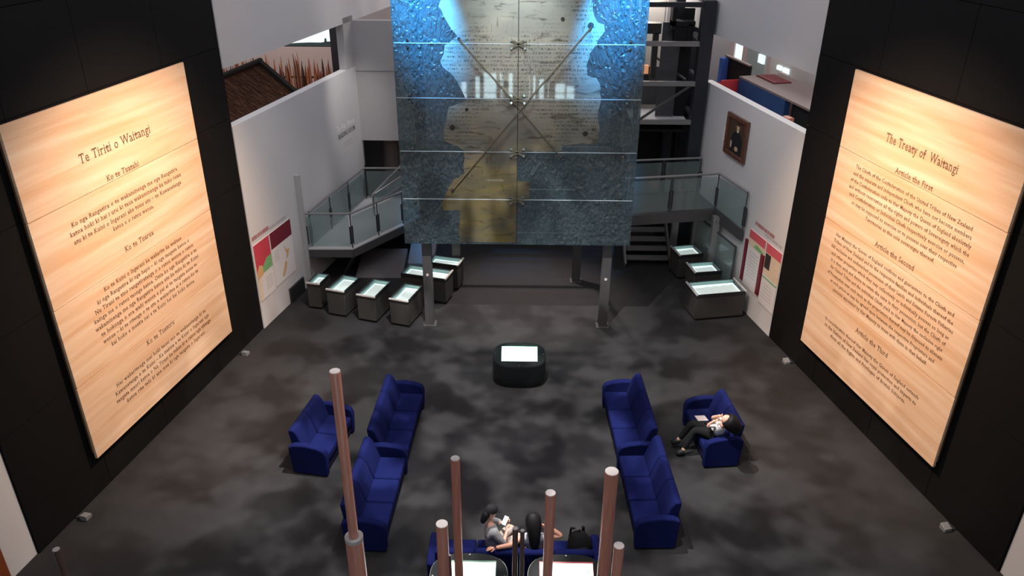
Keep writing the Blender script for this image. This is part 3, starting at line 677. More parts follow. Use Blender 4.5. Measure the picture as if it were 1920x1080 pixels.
tag(MB().box(-5.62, -5.36, 24.0, 24.26, 3.5, 6.8).build('dark_pillar', steel_dark, None, .01), 'dark square pillar at the end of the palisade', 'pillar')

# ------------------------------------------------------------------ gallery behind the right opening
GR = lambda s, o, z: RA + RD*s + Vector((RD.y, -RD.x, 0))*o + Vector((0, 0, z))
def gbox(name, s0, s1, o0, o1, z0, z1, m, parent=None):
    q = [GR(s0, o0, 0), GR(s1, o0, 0), GR(s1, o1, 0), GR(s0, o1, 0)]
    return MB().slab([(p.x, p.y) for p in q], z0, z1).build(name, m, parent)
bx = thing('blue_exhibit_room', 'blue exhibit enclosure with a thick grey-brown top beyond the right opening', 'enclosure', (0, 0, 0))
gbox('front_wall', 9.9, 12.35, .8, .95, 3.5, 5.22, gal_blue, bx)
gbox('top', 8.6, 12.35, .8, 2.05, 5.22, 5.27, gal_brown, bx)
gbox('end_wall', 12.2, 12.35, .95, 2.0, 3.5, 5.22, gal_red, bx)
gbox('dark_bay', 7.9, 9.88, 1.0, 1.2, 3.5, 5.20, gal_black, bx)
gbox('red_panel', 11.3, 12.25, 1.25, 1.75, 5.27, 5.30, mat('gal_maroon', (.16, .012, .02), .7), bx)
gbox('raised_rim', 11.9, 12.35, 1.95, 2.05, 5.27, 5.33, gal_pink, bx)
w_ = gbox('window_slot', 11.0, 11.5, .77, .80, 4.6, 4.82, gal_black, bx)
nb = thing('black_display_niche', 'black display niche with red floor and blue edge beyond the right wall', 'niche', (0, 0, 0))
gbox('back_panel', 12.45, 13.9, 1.15, 1.2, 4.6, 5.48, gal_black, nb)
gbox('blue_edge', 13.72, 13.9, .95, 1.14, 4.6, 5.45, gal_blue_light, nb)
gbox('red_floor', 12.45, 13.7, .35, 1.15, 4.75, 4.80, gal_red, nb)
gbox('red_side', 12.42, 12.47, .35, 1.0, 4.80, 5.15, mat('gal_red_bright', (.70, .05, .06), .6), nb)
gbox('top_edge', 12.45, 13.9, 1.1, 1.2, 5.48, 5.52, gal_brown, nb)
gbox('base', 12.45, 13.9, .3, 1.2, 3.5, 4.74, gal_black, nb)
tag(gbox('orange_exhibit_box', 8.9, 9.15, .35, .5, 3.5, 5.06, mat('salmon', (.55, .20, .14), .6)), 'small salmon box rising above the right white wall', 'box')
# glazed rooms at the back of the gallery
tag(gbox('gallery_partition', 17.05, 18.8, 3.0, 3.1, 3.5, 6.6, gal_pink), 'pale pink partition next to the lift tower', 'partition')
tag(gbox('light_strip', 16.55, 17.0, 3.02, 3.1, 3.5, 6.5, daylight), 'tall bright light strip beside the pale partition', 'light')
gr = thing('glazed_gallery_room', 'glazed back room with bright lights beyond the blue enclosure', 'room', (0, 0, 0))
for s0, s1, m_, nm in ((16.15, 16.48, gal_pink, 'pier'), (14.95, 16.12, mat('glazed_green', (.42, .50, .48), .3), 'glazed_bay'), (14.66, 14.92, gal_pink, 'pier'), (11.9, 14.62, mat('glazed_grey', (.58, .57, .55), .3), 'glazed_bay')):
    gbox(nm, s0, s1, 3.0, 3.1, 3.5, 6.5, m_, gr)
for s0, s1, z0, z1 in ((15.0, 15.35, 4.95, 5.2), (13.55, 13.85, 4.8, 5.1), (13.95, 14.2, 4.98, 5.1)):
    gbox('lit_pane', s0, s1, 2.95, 3.0, z0, z1, daylight, gr)
cs = thing('gallery_counter', 'pale counter with a bright screen beyond the blue enclosure', 'counter', (0, 0, 0))
gbox('counter_body', 10.9, 12.6, 2.3, 2.8, 3.5, 4.96, gal_pink, cs); gbox('lit_top', 11.2, 12.0, 2.4, 2.65, 4.96, 4.98, daylight, cs); gbox('dark_edge', 10.75, 11.1, 2.3, 2.8, 4.96, 5.15, gal_black, cs)

# ------------------------------------------------------------------ wall text, graphics, portrait
wt = wthing('wall_lettering', 'white and grey room name lettering on the left white wall', 'sign', FW)
put_text('Te Aka Matua', wt, ink_white, 5.56, 3.56, .004, .23, 1.22, bold=.006); put_text('READING ROOM', wt, ink_dark, 5.58, 3.34, .004, .19, 1.14, bold=.004)
for i, w_ in enumerate((.55, .5)): MB().box(5.60-w_/2, 5.60+w_/2, 3.12-i*.09, 3.145-i*.09, .001, .003).build('small_print_line', print_grey, wt)
def printed(t, pts, m, z=.02, nm='print_block'):
    return MB().prism(pts, z, z+.0015, lambda u, v, w: (u, v, w)).build(nm, m, t)
def rect(a, b, c, d): return [(a, c), (b, c), (b, d), (a, d)]
def dashes(t, x0, x1, y, h, m, z, words):
    w = (x1-x0)/sum(words); x = x0
    for n_ in words:
        printed(t, rect(x, x+w*(n_-.45), y, y+h), m, z, 'heading_word'); x += w*n_
g1 = wthing('wall_graphic', 'pair of printed panels with red headers and a map beside the left black wall', 'graphic panel', FW)
MB().box(.03, .74, .74, 2.22, .002, .02).build('panel', print_white, g1); MB().box(.79, 1.82, .77, 2.22, .002, .02).build('panel', print_white, g1)
printed(g1, [(.03, 1.45), (.74, 1.72), (.74, 2.22), (.03, 2.22)], print_red); printed(g1, rect(.79, 1.82, 1.79, 2.22), print_maroon)
printed(g1, [(.30, 1.40), (.74, 1.40), (.74, 1.72), (.52, 1.72), (.30, 1.55)], print_green, .0216); printed(g1, [(.03, 1.30), (.30, 1.38), (.30, 1.60), (.16, 1.66), (.03, 1.5)], print_orange, .0217)
printed(g1, rect(.03, .16, .74, 1.30), print_cream, .0216)
for i in range(6): printed(g1, rect(.36, .66, 1.22-i*.06, 1.235-i*.06), print_grey, .0216, 'small_print_line')
for i in range(5): printed(g1, rect(.87, 1.10, 1.66-i*.06, 1.675-i*.06), print_grey, .0216, 'small_print_line')
printed(g1, [(1.36, 1.66), (1.41, 1.60), (1.45, 1.52), (1.55, 1.49), (1.62, 1.50), (1.56, 1.40), (1.50, 1.33), (1.46, 1.26), (1.42, 1.28), (1.45, 1.40), (1.42, 1.50), (1.37, 1.60)], print_orange, .0216, 'map_north_island')
printed(g1, [(1.40, 1.24), (1.42, 1.16), (1.36, 1.05), (1.30, .96), (1.22, .88), (1.13, .90), (1.18, 1.0), (1.26, 1.10), (1.33, 1.22)], print_orange, .0216, 'map_south_island')
dashes(g1, .05, .85, 2.33, .10, ink_red, .002, (5, 2, 2, 6)); dashes(g1, .85, 1.72, 2.29, .08, print_grey, .002, (6, 2, 3, 6))
g2 = wthing('wall_graphic', 'pair of printed panels with pink-red headers beside the right black wall', 'graphic panel', FR)
MB().box(-9.16, -8.36, .70, 2.22, .002, .02).build('panel', print_white, g2); MB().box(-8.30, -7.60, .62, 2.22, .002, .02).build('panel', print_white, g2)
printed(g2, rect(-9.16, -8.36, 2.0, 2.22), print_pink); printed(g2, rect(-8.30, -7.60, 1.98, 2.22), print_pink)
printed(g2, rect(-9.16, -8.36, 1.80, 2.0), print_cream); printed(g2, [(-8.9, 1.84), (-8.4, 1.80), (-8.38, 1.88), (-8.75, 1.95)], print_green, .0216)
printed(g2, rect(-8.30, -7.60, 1.40, 1.98), print_cream); printed(g2, rect(-8.28, -8.03, 1.58, 1.96), print_black, .0216, 'small_portrait'); printed(g2, rect(-8.30, -7.60, 1.32, 1.36), print_green, .0216)
for x0, x1, y0, y1 in ((-9.28, -9.18, .78, 1.90), (-8.46, -8.33, .76, 1.84)): MB().box(x0, x1, y0, y1, .002, .05).build('maroon_fin', print_maroon, g2)
for i in range(8): printed(g2, rect(-9.05, -8.6, 1.66-i*.09, 1.675-i*.09), print_grey, .0216, 'small_print_line')
for i in range(5): printed(g2, rect(-8.2, -7.75, 1.18-i*.09, 1.195-i*.09), print_grey, .0216, 'small_print_line')
dashes(g2, -9.0, -8.05, 2.40, .09, ink_red, .002, (2, 7, 3, 2, 5)); dashes(g2, -8.5, -7.66, 2.31, .07, print_grey, .002, (4, 2, 5, 3))
pt = wthing('portrait_painting', 'framed dark portrait of a seated figure in black on the right white wall', 'painting', FR)
x0, x1, y0, y1 = -11.03, -9.93, 3.64, 4.70
fr_ = .11
for pts in ([(x0, y0), (x1, y0), (x1-fr_, y0+fr_), (x0+fr_, y0+fr_)], [(x0, y1), (x0+fr_, y1-fr_), (x1-fr_, y1-fr_), (x1, y1)], [(x0, y0), (x0+fr_, y0+fr_), (x0+fr_, y1-fr_), (x0, y1)], [(x1, y0), (x1, y1), (x1-fr_, y1-fr_), (x1-fr_, y0+fr_)]):
    MB().prism(pts, .01, .09, lambda u, v, w: (u, v, w)).build('frame_side', frame_wood, pt, .012)
cv = MB().box(x0+fr_, x1-fr_, y0+fr_, y1-fr_, .01, .045).build('canvas', paint_bg, pt)
cx, cy = -10.46, 4.0
def ell(cx, cy, rx, ry, n=20): return [(cx+rx*math.cos(2*math.pi*i/n), cy+ry*math.sin(2*math.pi*i/n)) for i in range(n)]
printed(pt, [(cx-.32, y0+fr_), (cx+.30, y0+fr_), (cx+.31, cy+.10), (cx+.22, cy+.26), (cx+.08, cy+.33), (cx-.06, cy+.33), (cx-.22, cy+.24), (cx-.30, cy+.05)], paint_coat, .0455, 'painted_coat')
printed(pt, ell(cx+.02, cy+.43, .075, .115), paint_skin, .047, 'painted_face'); printed(pt, ell(cx+.02, cy+.51, .08, .05), print_black, .0485, 'painted_hair')
printed(pt, ell(cx+.02, cy+.32, .05, .02), ink_white, .0475, 'painted_collar')
printed(pt, ell(cx-.26, cy-.06, .045, .10), paint_skin, .047, 'painted_hand'); printed(pt, ell(cx+.04, cy-.12, .09, .06), paint_skin, .047, 'painted_hand')
ct = wthing('caption_card', 'small white caption card left of the portrait', 'card', FR)
MB().box(-11.28, -11.14, 3.88, 4.22, .002, .012).build('card', print_white, ct)
for i in range(4): printed(ct, rect(-11.26, -11.17, 4.16-i*.06, 4.17-i*.06), print_grey, .012, 'small_print_line')

# ------------------------------------------------------------------ display cases
def display_case(label, loc, rz, w, d, h=.75, lips=('front',), doc='sheet'):
    t = thing('display_case', label, 'display case', (*loc, 0), R_(rz), 'lit document cases')
    MB().box(-w/2+.06, w/2-.06, -d/2+.06, d/2-.06, 0, .07).build('plinth', case_dark, t)
    MB().box(-w/2, w/2, -d/2, d/2, .07, h-.10).build('body', case_body, t, .006, 1)
    m = MB(); k = .03
    m.box(-w/2, w/2, -d/2, -d/2+k, h-.10, h); m.box(-w/2, w/2, d/2-k, d/2, h-.10, h); m.box(-w/2, -w/2+k, -d/2+k, d/2-k, h-.10, h); m.box(w/2-k, w/2, -d/2+k, d/2-k, h-.10, h)
    m.build('top_frame', case_dark, t)
    m = MB(); m.box(-w/2+k, w/2-k, d/2-k-.02, d/2-k, h-.098, h-.01); m.box(-w/2+k, -w/2+k+.05, -d/2+k, d/2-k-.02, h-.098, h-.03); m.build('lamp_reflector', case_inner, t)
    MB().box(-w/2+k+.05, w/2-k-.02, -d/2+k+.02, d/2-k-.04, h-.098, h-.085).build('glow_sheet', sheet_glow, t)  # self-glowing sheet instead of a lamp inside the case
    if doc == 'torn':
        n = 9; a, b = -w/2+k+.10, w/2-k-.08
        pts = [(a, -d/2+.12)] + [(b, -d/2+.10)] + [(b-(b-a)*i/n, d/2-.16-.035*(i % 2)-.05*i/n) for i in range(n+1)]
        MB().slab(pts, h-.08, h-.076).build('document', paper, t)
    else:
        MB().box(-w/2+k+.09, w/2-k-.06, -d/2+k+.07, d/2-k-.12, h-.082, h-.078).build('document', paper, t)
    MB().box(-w/2+.012, w/2-.012, -d/2+.012, d/2-.012, h+.001, h+.009).build('glass_lid', case_glass, t)
    for s in lips:
        q = dict(front=(-w/2-.01, w/2+.01, -d/2-.02, -d/2+.025), left=(-w/2-.02, -w/2+.025, -d/2-.01, d/2+.01), right=(w/2-.025, w/2+.02, -d/2-.01, d/2+.01))[s]
        MB().box(*q, h-.02, h+.022).build('edge_bar', case_lip, t, .005, 1)
    return t
display_case('smallest lit case, leftmost of the row below the left landing', (-5.17, 18.22), -13, .36, .60)
display_case('lit document case second from the left in the row', (-4.47, 17.97), -17, .50, .86)
display_case('lit document case third from the left in the row', (-3.645, 17.73), -17, .50, .92)
display_case('lit document case beside the left post of the glass screen', (-2.80, 17.52), -17, .50, .90)
display_case('long low lit case behind the left post of the glass screen', (-2.41, 18.68), -16, 1.25, .55, lips=('right',))
display_case('lit case farthest back behind the glass screen posts', (-1.98, 19.40), -15, .86, .48, lips=('right',))
display_case('farthest right lit case under the right landing', (4.72, 20.25), 13, .70, .66, lips=('left',), doc='torn')
display_case('middle lit case by the landing column on the right', (4.98, 19.16), 10, .76, .62, lips=('left',), doc='torn')
display_case('largest lit case in front of the right white wall', (5.04, 18.00), 11, 1.30, .74, lips=('left', 'right'), doc='torn')

# ------------------------------------------------------------------ touch-screen consoles
def console(label, loc, accent, rz=0, low=0.):
    t = thing('touch_console', label, 'console', (*loc, 0), R_(rz), 'black oval touch-screen consoles')
    A, B, n = .585, .38, 40
    def ring(sc, z, tilt=0):
        out = []
        for i in range(n):
            th = 2*math.pi*i/n; c, s = math.cos(th), math.sin(th)
            x = A*sc*math.copysign(abs(c)**.72, c); y = B*sc*math.copysign(abs(s)**.72, s)
            out.append(Vector((x, y, z+tilt*y)))
        return out
    MB().rings([ring(.86, 0), ring(.90, .05), ring(.99, .14), ring(1.0, .30), ring(1.0, .82-low, .26), ring(.985, .86-low, .26)]).build('body', kiosk_black, t, smooth=True)
    MB().rings([ring(.975, .862-low, .26), ring(.965, .875-low, .26)]).build('top_plate', kiosk_top, t)
    tl = lambda x, y, z: (x, y, .876-low+.26*y+z)
    def plate(x0, x1, y0, y1, a, b):
        return MB().add([tl(x, y, z) for z in (a, b) for y in (y0, y1) for x in (x0, x1)], [(0, 2, 3, 1), (4, 5, 7, 6), (0, 1, 5, 4), (2, 6, 7, 3), (0, 4, 6, 2), (1, 3, 7, 5)])
    plate(-.40, .40, -.205, .245, 0, .006).build('screen_edge', accent, t)  # the green version paints the screen's glow as a rim
    plate(-.39, .39, -.20, .215, .005, .012).build('screen', screen_lit, t)
    for x, y in ((-.53, 0), (.53, 0), (0, .335), (0, -.335)):
        p, q = tl(x, y, 0), tl(x, y, .012); MB().tube(p, q, .014, 10).build('bolt', chrome, t)
    return t
console('black oval console with a glowing screen standing alone before the glass screen', (.045, 14.80), green_glow_edge, low=.21)
console('near console with a green-edged screen behind the seated visitors', (-.68, 8.36), green_glow_edge)
console('near console with a red-edged screen behind the backpack', (.76, 8.36), red_edge)

# ------------------------------------------------------------------ sofas
def sofa(label, loc, rz, seats, sw=.60, group='blue lounge sofas', arms=(-1, 1)):
    """front faces local -y, origin on the floor under the middle"""
    t = thing('sofa', label, 'sofa', (*loc, 0), R_(rz), group)
    aw = .13; W_ = seats*sw+2*aw
    MB().box(-W_/2+(.03 if -1 in arms else aw+.005), W_/2-(.03 if 1 in arms else aw+.005), -.31, .29, .03, .27).build('base', sofa_base, t, .02)
    for i in range(seats):
        x = -W_/2+aw+sw*(i+.5)
        MB().box(x-sw/2+.006, x+sw/2-.006, -.35, .14, .27, .44).build('seat_cushion', sofa_blue, t, .035, 3)
        MB().prism([(.10, .40), (.30, .28), (.36, .58), (.40, .87), (.36, .90), (.28, .89), (.22, .80)], x-sw/2+.006, x+sw/2-.006, lambda u, v, w: (w, u, v)).build('back_cushion', sofa_blue, t, .025, 2)
    for s in arms:
        a, b = sorted((s*W_/2, s*(W_/2-aw)))
        MB().prism([(-.35, .02), (.33, .02), (.37, .60), (.26, .655), (.05, .675), (-.18, .645), (-.33, .59), (-.375, .48)], a, b, lambda u, v, w: (w, u, v)).build('arm', sofa_blue, t, .025, 3)
    for x in (-1, 1):
        for y in (-.26, .24): MB().tube((x*(W_/2-.1), y, 0), (x*(W_/2-.1), y, .04), .025, 8).build('foot', case_dark, t)
    return t
# front direction of local -y; rz=90 -> faces +x, rz=-90 -> faces -x
sofa('near blue three-seat sofa of the left row', (-2.44, 10.68), 87.5, 3)
sofa('far blue three-seat sofa of the left row', (-2.35, 12.70), 87.5, 3, .62, arms=(1,))
sofa('near blue three-seat sofa of the right row', (2.30, 10.82), -87.5, 3)
sofa('far blue three-seat sofa of the right row', (2.21, 12.84), -87.5, 3, .62, arms=(-1,))
sofa('empty blue two-seat sofa near the left timber panel', (-3.74, 12.25), 80, 2)
sofa('blue two-seat sofa on the right with a visitor on it', (3.84, 12.62), -84, 2)
sofa('blue sofa at the bottom with two visitors and a backpack on it', (-.01, 9.20), 180, 4, .61)

# ------------------------------------------------------------------ sculpture poles in the foreground
def pole(label, x, y, z, dia, m=pole_wood, collar=None):
    t = thing('pole', label, 'pole', (x, y, 0), 0, 'foreground timber poles')
    def cyl(r, z0, z1, nm, mm):
        return MB().rings([[Vector((r*math.cos(2*math.pi*i/28), r*math.sin(2*math.pi*i/28), zz)) for i in range(28)] for zz in (z0, z1)]).build(nm, mm, t, .004, 1)
    r = dia/2
    if collar:
        zc, rc = collar
        cyl(r, zc, z-.006, 'shaft', m); cyl(rc, .02, zc-.05, 'lower_shaft', m); cyl(rc*1.03, zc-.05, zc, 'collar', pole_end)
    else:
        cyl(r, .02, z-.006, 'shaft', m)
    cyl(r*.985, z-.006, z, 'end_cap', pole_end)
    cyl((collar[1] if collar else r)*1.5, 0, .02, 'base_plate', steel_dark)
    return t
pole('tallest pole, stepped with a pale collar, left of the group', -1.66, 6.03, 6.0, .100, collar=(3.98, .092))
pole('slim brown pole rising beside the capped visitor', -.71, 7.25, 4.0, .108)
pole('thick short brown pole at the left of the green-edged console', -.77, 6.20, 4.0, .128)
pole('pinkish-brown pole in front of the red-edged console', .38, 6.69, 4.0, .115)
pole('thickest brown pole, right of the red-edged console', 1.09, 7.06, 4.0, .157)
pole('short brown pole just right of the thickest pole', 1.05, 5.93, 4.0, .109)
pole('taller of the two thin dark poles between the consoles', -.002, 6.15, 4.0, .058, pole_dark)
pole('thinner of the two thin dark poles between the consoles', .072, 6.12, 4.0, .046, pole_dark)
pole('very thin pale-tipped pole behind the thick short pole', -.65, 5.77, 4.0, .028, pole_dark)
pole('lone slim dark red pole in the bottom left corner', -5.36, 6.74, 3.0, .082, pole_dark)

# ------------------------------------------------------------------ visitors
def skinmesh(name, joints, edges, m, parent, sub=2, root=None):
    names = list(joints); me = bpy.data.meshes.new(name)
    me.from_pydata([joints[n][0] for n in names], [(names.index(a), names.index(b)) for a, b in edges], [])
    o = link(name, me, m, parent); sk_ = o.modifiers.new('skin', 'SKIN'); sk_.use_smooth_shade = True; sk_.branch_smoothing = .4
    if not me.skin_vertices: 
        bm = bmesh.new(); bm.from_mesh(me); bm.verts.layers.skin.verify(); bm.to_mesh(me); bm.free()
    for i, n in enumerate(names):
        r = joints[n][1]; r = (r, r) if not isinstance(r, tuple) else r
        sv = me.skin_vertices[0].data[i]; sv.radius = r; sv.use_root = (n == (root or names[0]))
    s_ = o.modifiers.new('sub', 'SUBSURF'); s_.levels = s_.render_levels = sub
    return o
def V(*a): return Vector(a)
def chain(*ns): return list(zip(ns, ns[1:]))
def hand(parent, wrist, palm_dir, side, m, curl=.6, s=1.0):
    """palm and five separate bent fingers grown from the wrist"""
    d = Vector(palm_dir).normalized(); sd = Vector(side); sd = (sd-d*sd.dot(d)).normalized(); nn = d.cross(sd)
    w = Vector(wrist); p1 = w+d*.055*s; j = {'w': (w, .023*s), 'p': (p1, (.020*s, .030*s))}; e = [('w', 'p')]
    for k, (off, L) in enumerate(((-.030, .066), (-.010, .076), (.011, .072), (.030, .056))):
        b = p1+sd*off*s+d*.028*s; c = b+d*L*.5*s*math.cos(curl)+nn*L*.5*s*math.sin(curl); t_ = c+d*L*.5*s*math.cos(curl*1.9)+nn*L*.5*s*math.sin(curl*1.9)
        for n_, q, r in (('b', b, .010), ('c', c, .009), ('t', t_, .0075)): j[n_+str(k)] = (q, r*s)
        e += [('p', 'b%d' % k), ('b%d' % k, 'c%d' % k), ('c%d' % k, 't%d' % k)]
    a = w+d*.025*s-sd*.026*s; b = a-sd*.026*s+d*.026*s+nn*.012*s; c = b+d*.030*s+nn*.014*s
    j['a'] = (a, .012*s); j['tb'] = (b, .0105*s); j['tc'] = (c, .009*s); e += [('w', 'a'), ('a', 'tb'), ('tb', 'tc')]
    return skinmesh('hand', j, e, m, parent, 1)
def head(parent, c, facing, m, tilt=0., roll=0.):
    """head with brow, nose, mouth, eyes and ears; local +x is the face"""
    f = Vector(facing).normalized(); M = Matrix.Translation(c) @ f.to_track_quat('X', 'Z').to_matrix().to_4x4()
    rs = []
    prof = [(-.115, .030, .034, .030), (-.095, .058, .050, .018), (-.06, .078, .062, .012), (-.02, .090, .070, .004), (.02, .096, .075, 0), (.06, .094, .074, -.004), (.09, .078, .062, -.008), (.112, .046, .040, -.010), (.122, .012, .012, -.010)]
    for z, rx, ry, dx in prof: rs.append([M @ Vector((dx+rx*math.cos(2*math.pi*i/16), ry*math.sin(2*math.pi*i/16), z)) for i in range(16)])
    b = MB().rings(rs); h_ = b.build('head', m, parent, sub=1)
    MB().add([M @ Vector(v) for v in ((.088, 0, .03), (.118, 0, -.022), (.090, .018, -.026), (.090, -.018, -.026))], [(0, 1, 2), (0, 3, 1), (1, 3, 2), (0, 2, 3)]).build('nose', m, h_, smooth=True)
    MB().ball((.076, 0, -.058), (.012, .026, .008), 10, 6, M).build('mouth', print_pink, h_, smooth=True)
    for s in (-1, 1):
        MB().ball((.078, .032*s, .012), (.012, .014, .009), 8, 6, M).build('eye', print_black, h_, smooth=True)
        MB().ball((-.005, .076*s, -.005), (.020, .010, .032), 8, 6, M).build('ear', m, h_, smooth=True)
    return h_, M

# 1: visitor in a black cap with a phone
p1 = thing('person', 'visitor in a grey top and black cap looking at a glowing phone', 'person', (0, 0, 0))
J = {'pel': (V(-.31, 9.28, .54), .13), 'belly': (V(-.36, 9.28, .68), .105), 'chest': (V(-.40, 9.31, .86), .11), 'neckb': (V(-.41, 9.33, .99), .055), 'neck': (V(-.40, 9.35, 1.07), .048),
     'shn': (V(-.32, 9.19, .93), .045), 'eln': (V(-.19, 9.15, .72), .034), 'wrn': (V(-.13, 9.36, .82), .028), 'shf': (V(-.42, 9.46, .93), .045), 'elf': (V(-.27, 9.60, .74), .034), 'wrf': (V(-.15, 9.50, .84), .028),
     'hipn': (V(-.22, 9.26, .54), .10), 'knn': (V(.10, 9.50, .56), .07), 'ann': (V(.08, 9.66, .12), .045), 'ton': (V(.16, 9.80, .06), .035),
     'hipf': (V(-.30, 9.40, .54), .10), 'knf': (V(-.06, 9.68, .58), .07), 'anf': (V(-.07, 9.76, .12), .045), 'tof': (V(-.01, 9.90, .06), .035)}
E1 = chain('pel', 'belly', 'chest', 'neckb', 'neck') + chain('chest', 'shn', 'eln', 'wrn') + chain('chest', 'shf', 'elf', 'wrf') + chain('pel', 'hipn', 'knn', 'ann', 'ton') + chain('pel', 'hipf', 'knf', 'anf', 'tof')
skinmesh('body', J, E1, skin, p1, 2, 'pel')
def grow(J, keys, k, drop=None):
    d = {}
    for n in keys:
        r = J[n][1]; d[n] = (J[n][0], r*k if not isinstance(r, tuple) else tuple(x*k for x in r))
    if drop: d.update(drop)
    return d
top = grow(J, ('belly', 'pel', 'chest', 'neckb', 'shn', 'eln', 'shf', 'elf'), 1.42, {})
top['neckb'] = (J['neckb'][0]-V(0, 0, .02), .06); top['shn'] = (J['shn'][0], .085); top['shf'] = (J['shf'][0], .085); top['eln'] = (J['eln'][0], .068); top['elf'] = (J['elf'][0], .068); top['fn'] = (J['eln'][0].lerp(J['wrn'][0], .35), .06); top['ff'] = (J['elf'][0].lerp(J['wrf'][0], .35), .06)
skinmesh('grey_top', top, chain('pel', 'belly', 'chest', 'neckb') + chain('chest', 'shn', 'eln', 'fn') + chain('chest', 'shf', 'elf', 'ff'), cloth_grey, p1, 2, 'pel')
pant = grow(J, ('pel', 'hipn', 'knn', 'ann', 'hipf', 'knf', 'anf'), 1.12); skinmesh('trousers', pant, chain('pel', 'hipn', 'knn', 'ann') + chain('pel', 'hipf', 'knf', 'anf'), cloth_khaki, p1, 2, 'pel')
for a, b in (('ann', 'ton'), ('anf', 'tof')): skinmesh('shoe', {'a': (J[a][0]+V(0, 0, -.03), .05), 'b': (J[b][0], .042), 'c': (J[b][0]+(J[b][0]-J[a][0])*.3+V(0, 0, .015), .034)}, chain('a', 'b', 'c'), shoe_black, p1)
hd, HM = head(p1, V(-.385, 9.37, 1.185), (.80, .50, -.32), skin)
MB().rings([[HM @ Vector((-.008+rx*math.cos(2*math.pi*i/18), ry*math.sin(2*math.pi*i/18), z)) for i in range(18)] for z, rx, ry in ((.022, .112, .092), (.06, .110, .090), (.10, .092, .076), (.128, .060, .05), (.138, .015, .012))]).build('cap', cap_black, hd, smooth=True)
MB().prism([(.09, -.075), (.15, -.068), (.185, -.03), (.192, 0), (.185, .03), (.15, .068), (.09, .075)], .022, .036, lambda u, v, w: HM @ Vector((u, v, w-.12*(u-.09)))).build('cap_visor', cap_black, hd, .004)
skinmesh('hair', {'a': (HM @ V(-.06, 0, .03), .075), 'b': (HM @ V(-.085, 0, -.06), .07), 'c': (HM @ V(-.10, 0, -.14), .055), 'd': (HM @ V(-.11, .0, -.20), .03)}, chain('a', 'b', 'c', 'd'), hair_black, hd)
hand(p1, J['wrn'][0], (.15, .5, .55), (1, 0, 0), skin, .9, .9); hand(p1, J['wrf'][0], (.2, -.3, .5), (1, 0, 0), skin, .9, .9)
ph = thing('mobile_phone', 'glowing white phone held by the capped visitor', 'phone', (-.165, 9.44, .945)); ph.rotation_euler = (R_(-50), R_(8), R_(-12))
ph.rotation_euler = (Vector((-.35, -.55, .75))).to_track_quat('Z', 'Y').to_euler()
MB().box(-.04, .04, -.075, .075, -.008, 0).build('phone_case', case_dark, ph, .004); MB().box(-.036, .036, -.069, .069, 0, .0015).build('screen', phone_lit, ph)

# 2: visitor with long black hair resting an arm along the sofa back
p2 = thing('person', 'visitor with long black hair and bare arms leaning on the sofa back', 'person', (0, 0, 0))
J = {'pel': (V(.30, 9.22, .55), .13), 'belly': (V(.29, 9.16, .70), .12), 'chest': (V(.28, 9.12, .88), .13), 'neckb': (V(.28, 9.10, 1.01), .055), 'neck': (V(.28, 9.11, 1.08), .048),
     'shl': (V(.10, 9.08, .95), .06), 'ell': (V(-.08, 8.92, .945), .043), 'wrl': (V(-.30, 8.86, .945), .03), 'shr': (V(.47, 9.09, .95), .06), 'elr': (V(.72, 9.06, 1.02), .043), 'wrr': (V(.47, 9.13, 1.14), .03),
     'hl': (V(.20, 9.30, .54), .10), 'kl': (V(.14, 9.70, .56), .072), 'al': (V(.12, 9.74, .12), .046), 'tl': (V(.10, 9.90, .06), .036), 'hr': (V(.40, 9.30, .54), .10), 'kr': (V(.50, 9.70, .56), .072), 'ar': (V(.52, 9.74, .12), .046), 'tr': (V(.55, 9.90, .06), .036)}
E2 = chain('pel', 'belly', 'chest', 'neckb', 'neck') + chain('chest', 'shl', 'ell', 'wrl') + chain('chest', 'shr', 'elr', 'wrr') + chain('pel', 'hl', 'kl', 'al', 'tl') + chain('pel', 'hr', 'kr', 'ar', 'tr')
skinmesh('body', J, E2, skin2, p2, 2, 'pel')
top = grow(J, ('pel', 'belly', 'chest', 'neckb', 'shl', 'shr'), 1.13); top['neckb'] = (J['neckb'][0]-V(0, 0, .02), .06)
top['sl'] = (J['shl'][0].lerp(J['ell'][0], .45), .062); top['sr'] = (J['shr'][0].lerp(J['elr'][0], .35), .062)
skinmesh('light_grey_top', top, chain('pel', 'belly', 'chest', 'neckb') + chain('chest', 'shl', 'sl') + chain('chest', 'shr', 'sr'), cloth_light, p2, 2, 'pel')
pant = grow(J, ('pel', 'hl', 'kl', 'al', 'hr', 'kr', 'ar'), 1.12); skinmesh('trousers', pant, chain('pel', 'hl', 'kl', 'al') + chain('pel', 'hr', 'kr', 'ar'), cloth_black, p2, 2, 'pel')
for a, b in (('al', 'tl'), ('ar', 'tr')): skinmesh('shoe', {'a': (J[a][0]+V(0, 0, -.03), .05), 'b': (J[b][0], .042), 'c': (J[b][0]+(J[b][0]-J[a][0])*.3+V(0, 0, .015), .034)}, chain('a', 'b', 'c'), shoe_black, p2)
hd, HM = head(p2, V(.27, 9.13, 1.20), (-.15, .95, -.1), skin2)
skinmesh('hair', {'f': (HM @ V(.065, 0, .075), .10), 't': (HM @ V(.015, 0, .085), .135), 'a': (HM @ V(-.05, 0, .02), .14), 'b': (HM @ V(-.075, 0, -.09), .125), 'c': (HM @ V(-.10, 0, -.20), .10), 'd': (HM @ V(-.13, .0, -.30), .085), 'e': (HM @ V(-.15, 0, -.38), .05)}, chain('f', 't', 'a', 'b', 'c', 'd', 'e'), hair_black, hd)
hand(p2, J['wrl'][0], (-1, -.1, -.05), (0, 1, 0), skin2, .3, .95); hand(p2, J['wrr'][0], (-.9, .1, .15), (0, 0, 1), skin2, .6, .95)

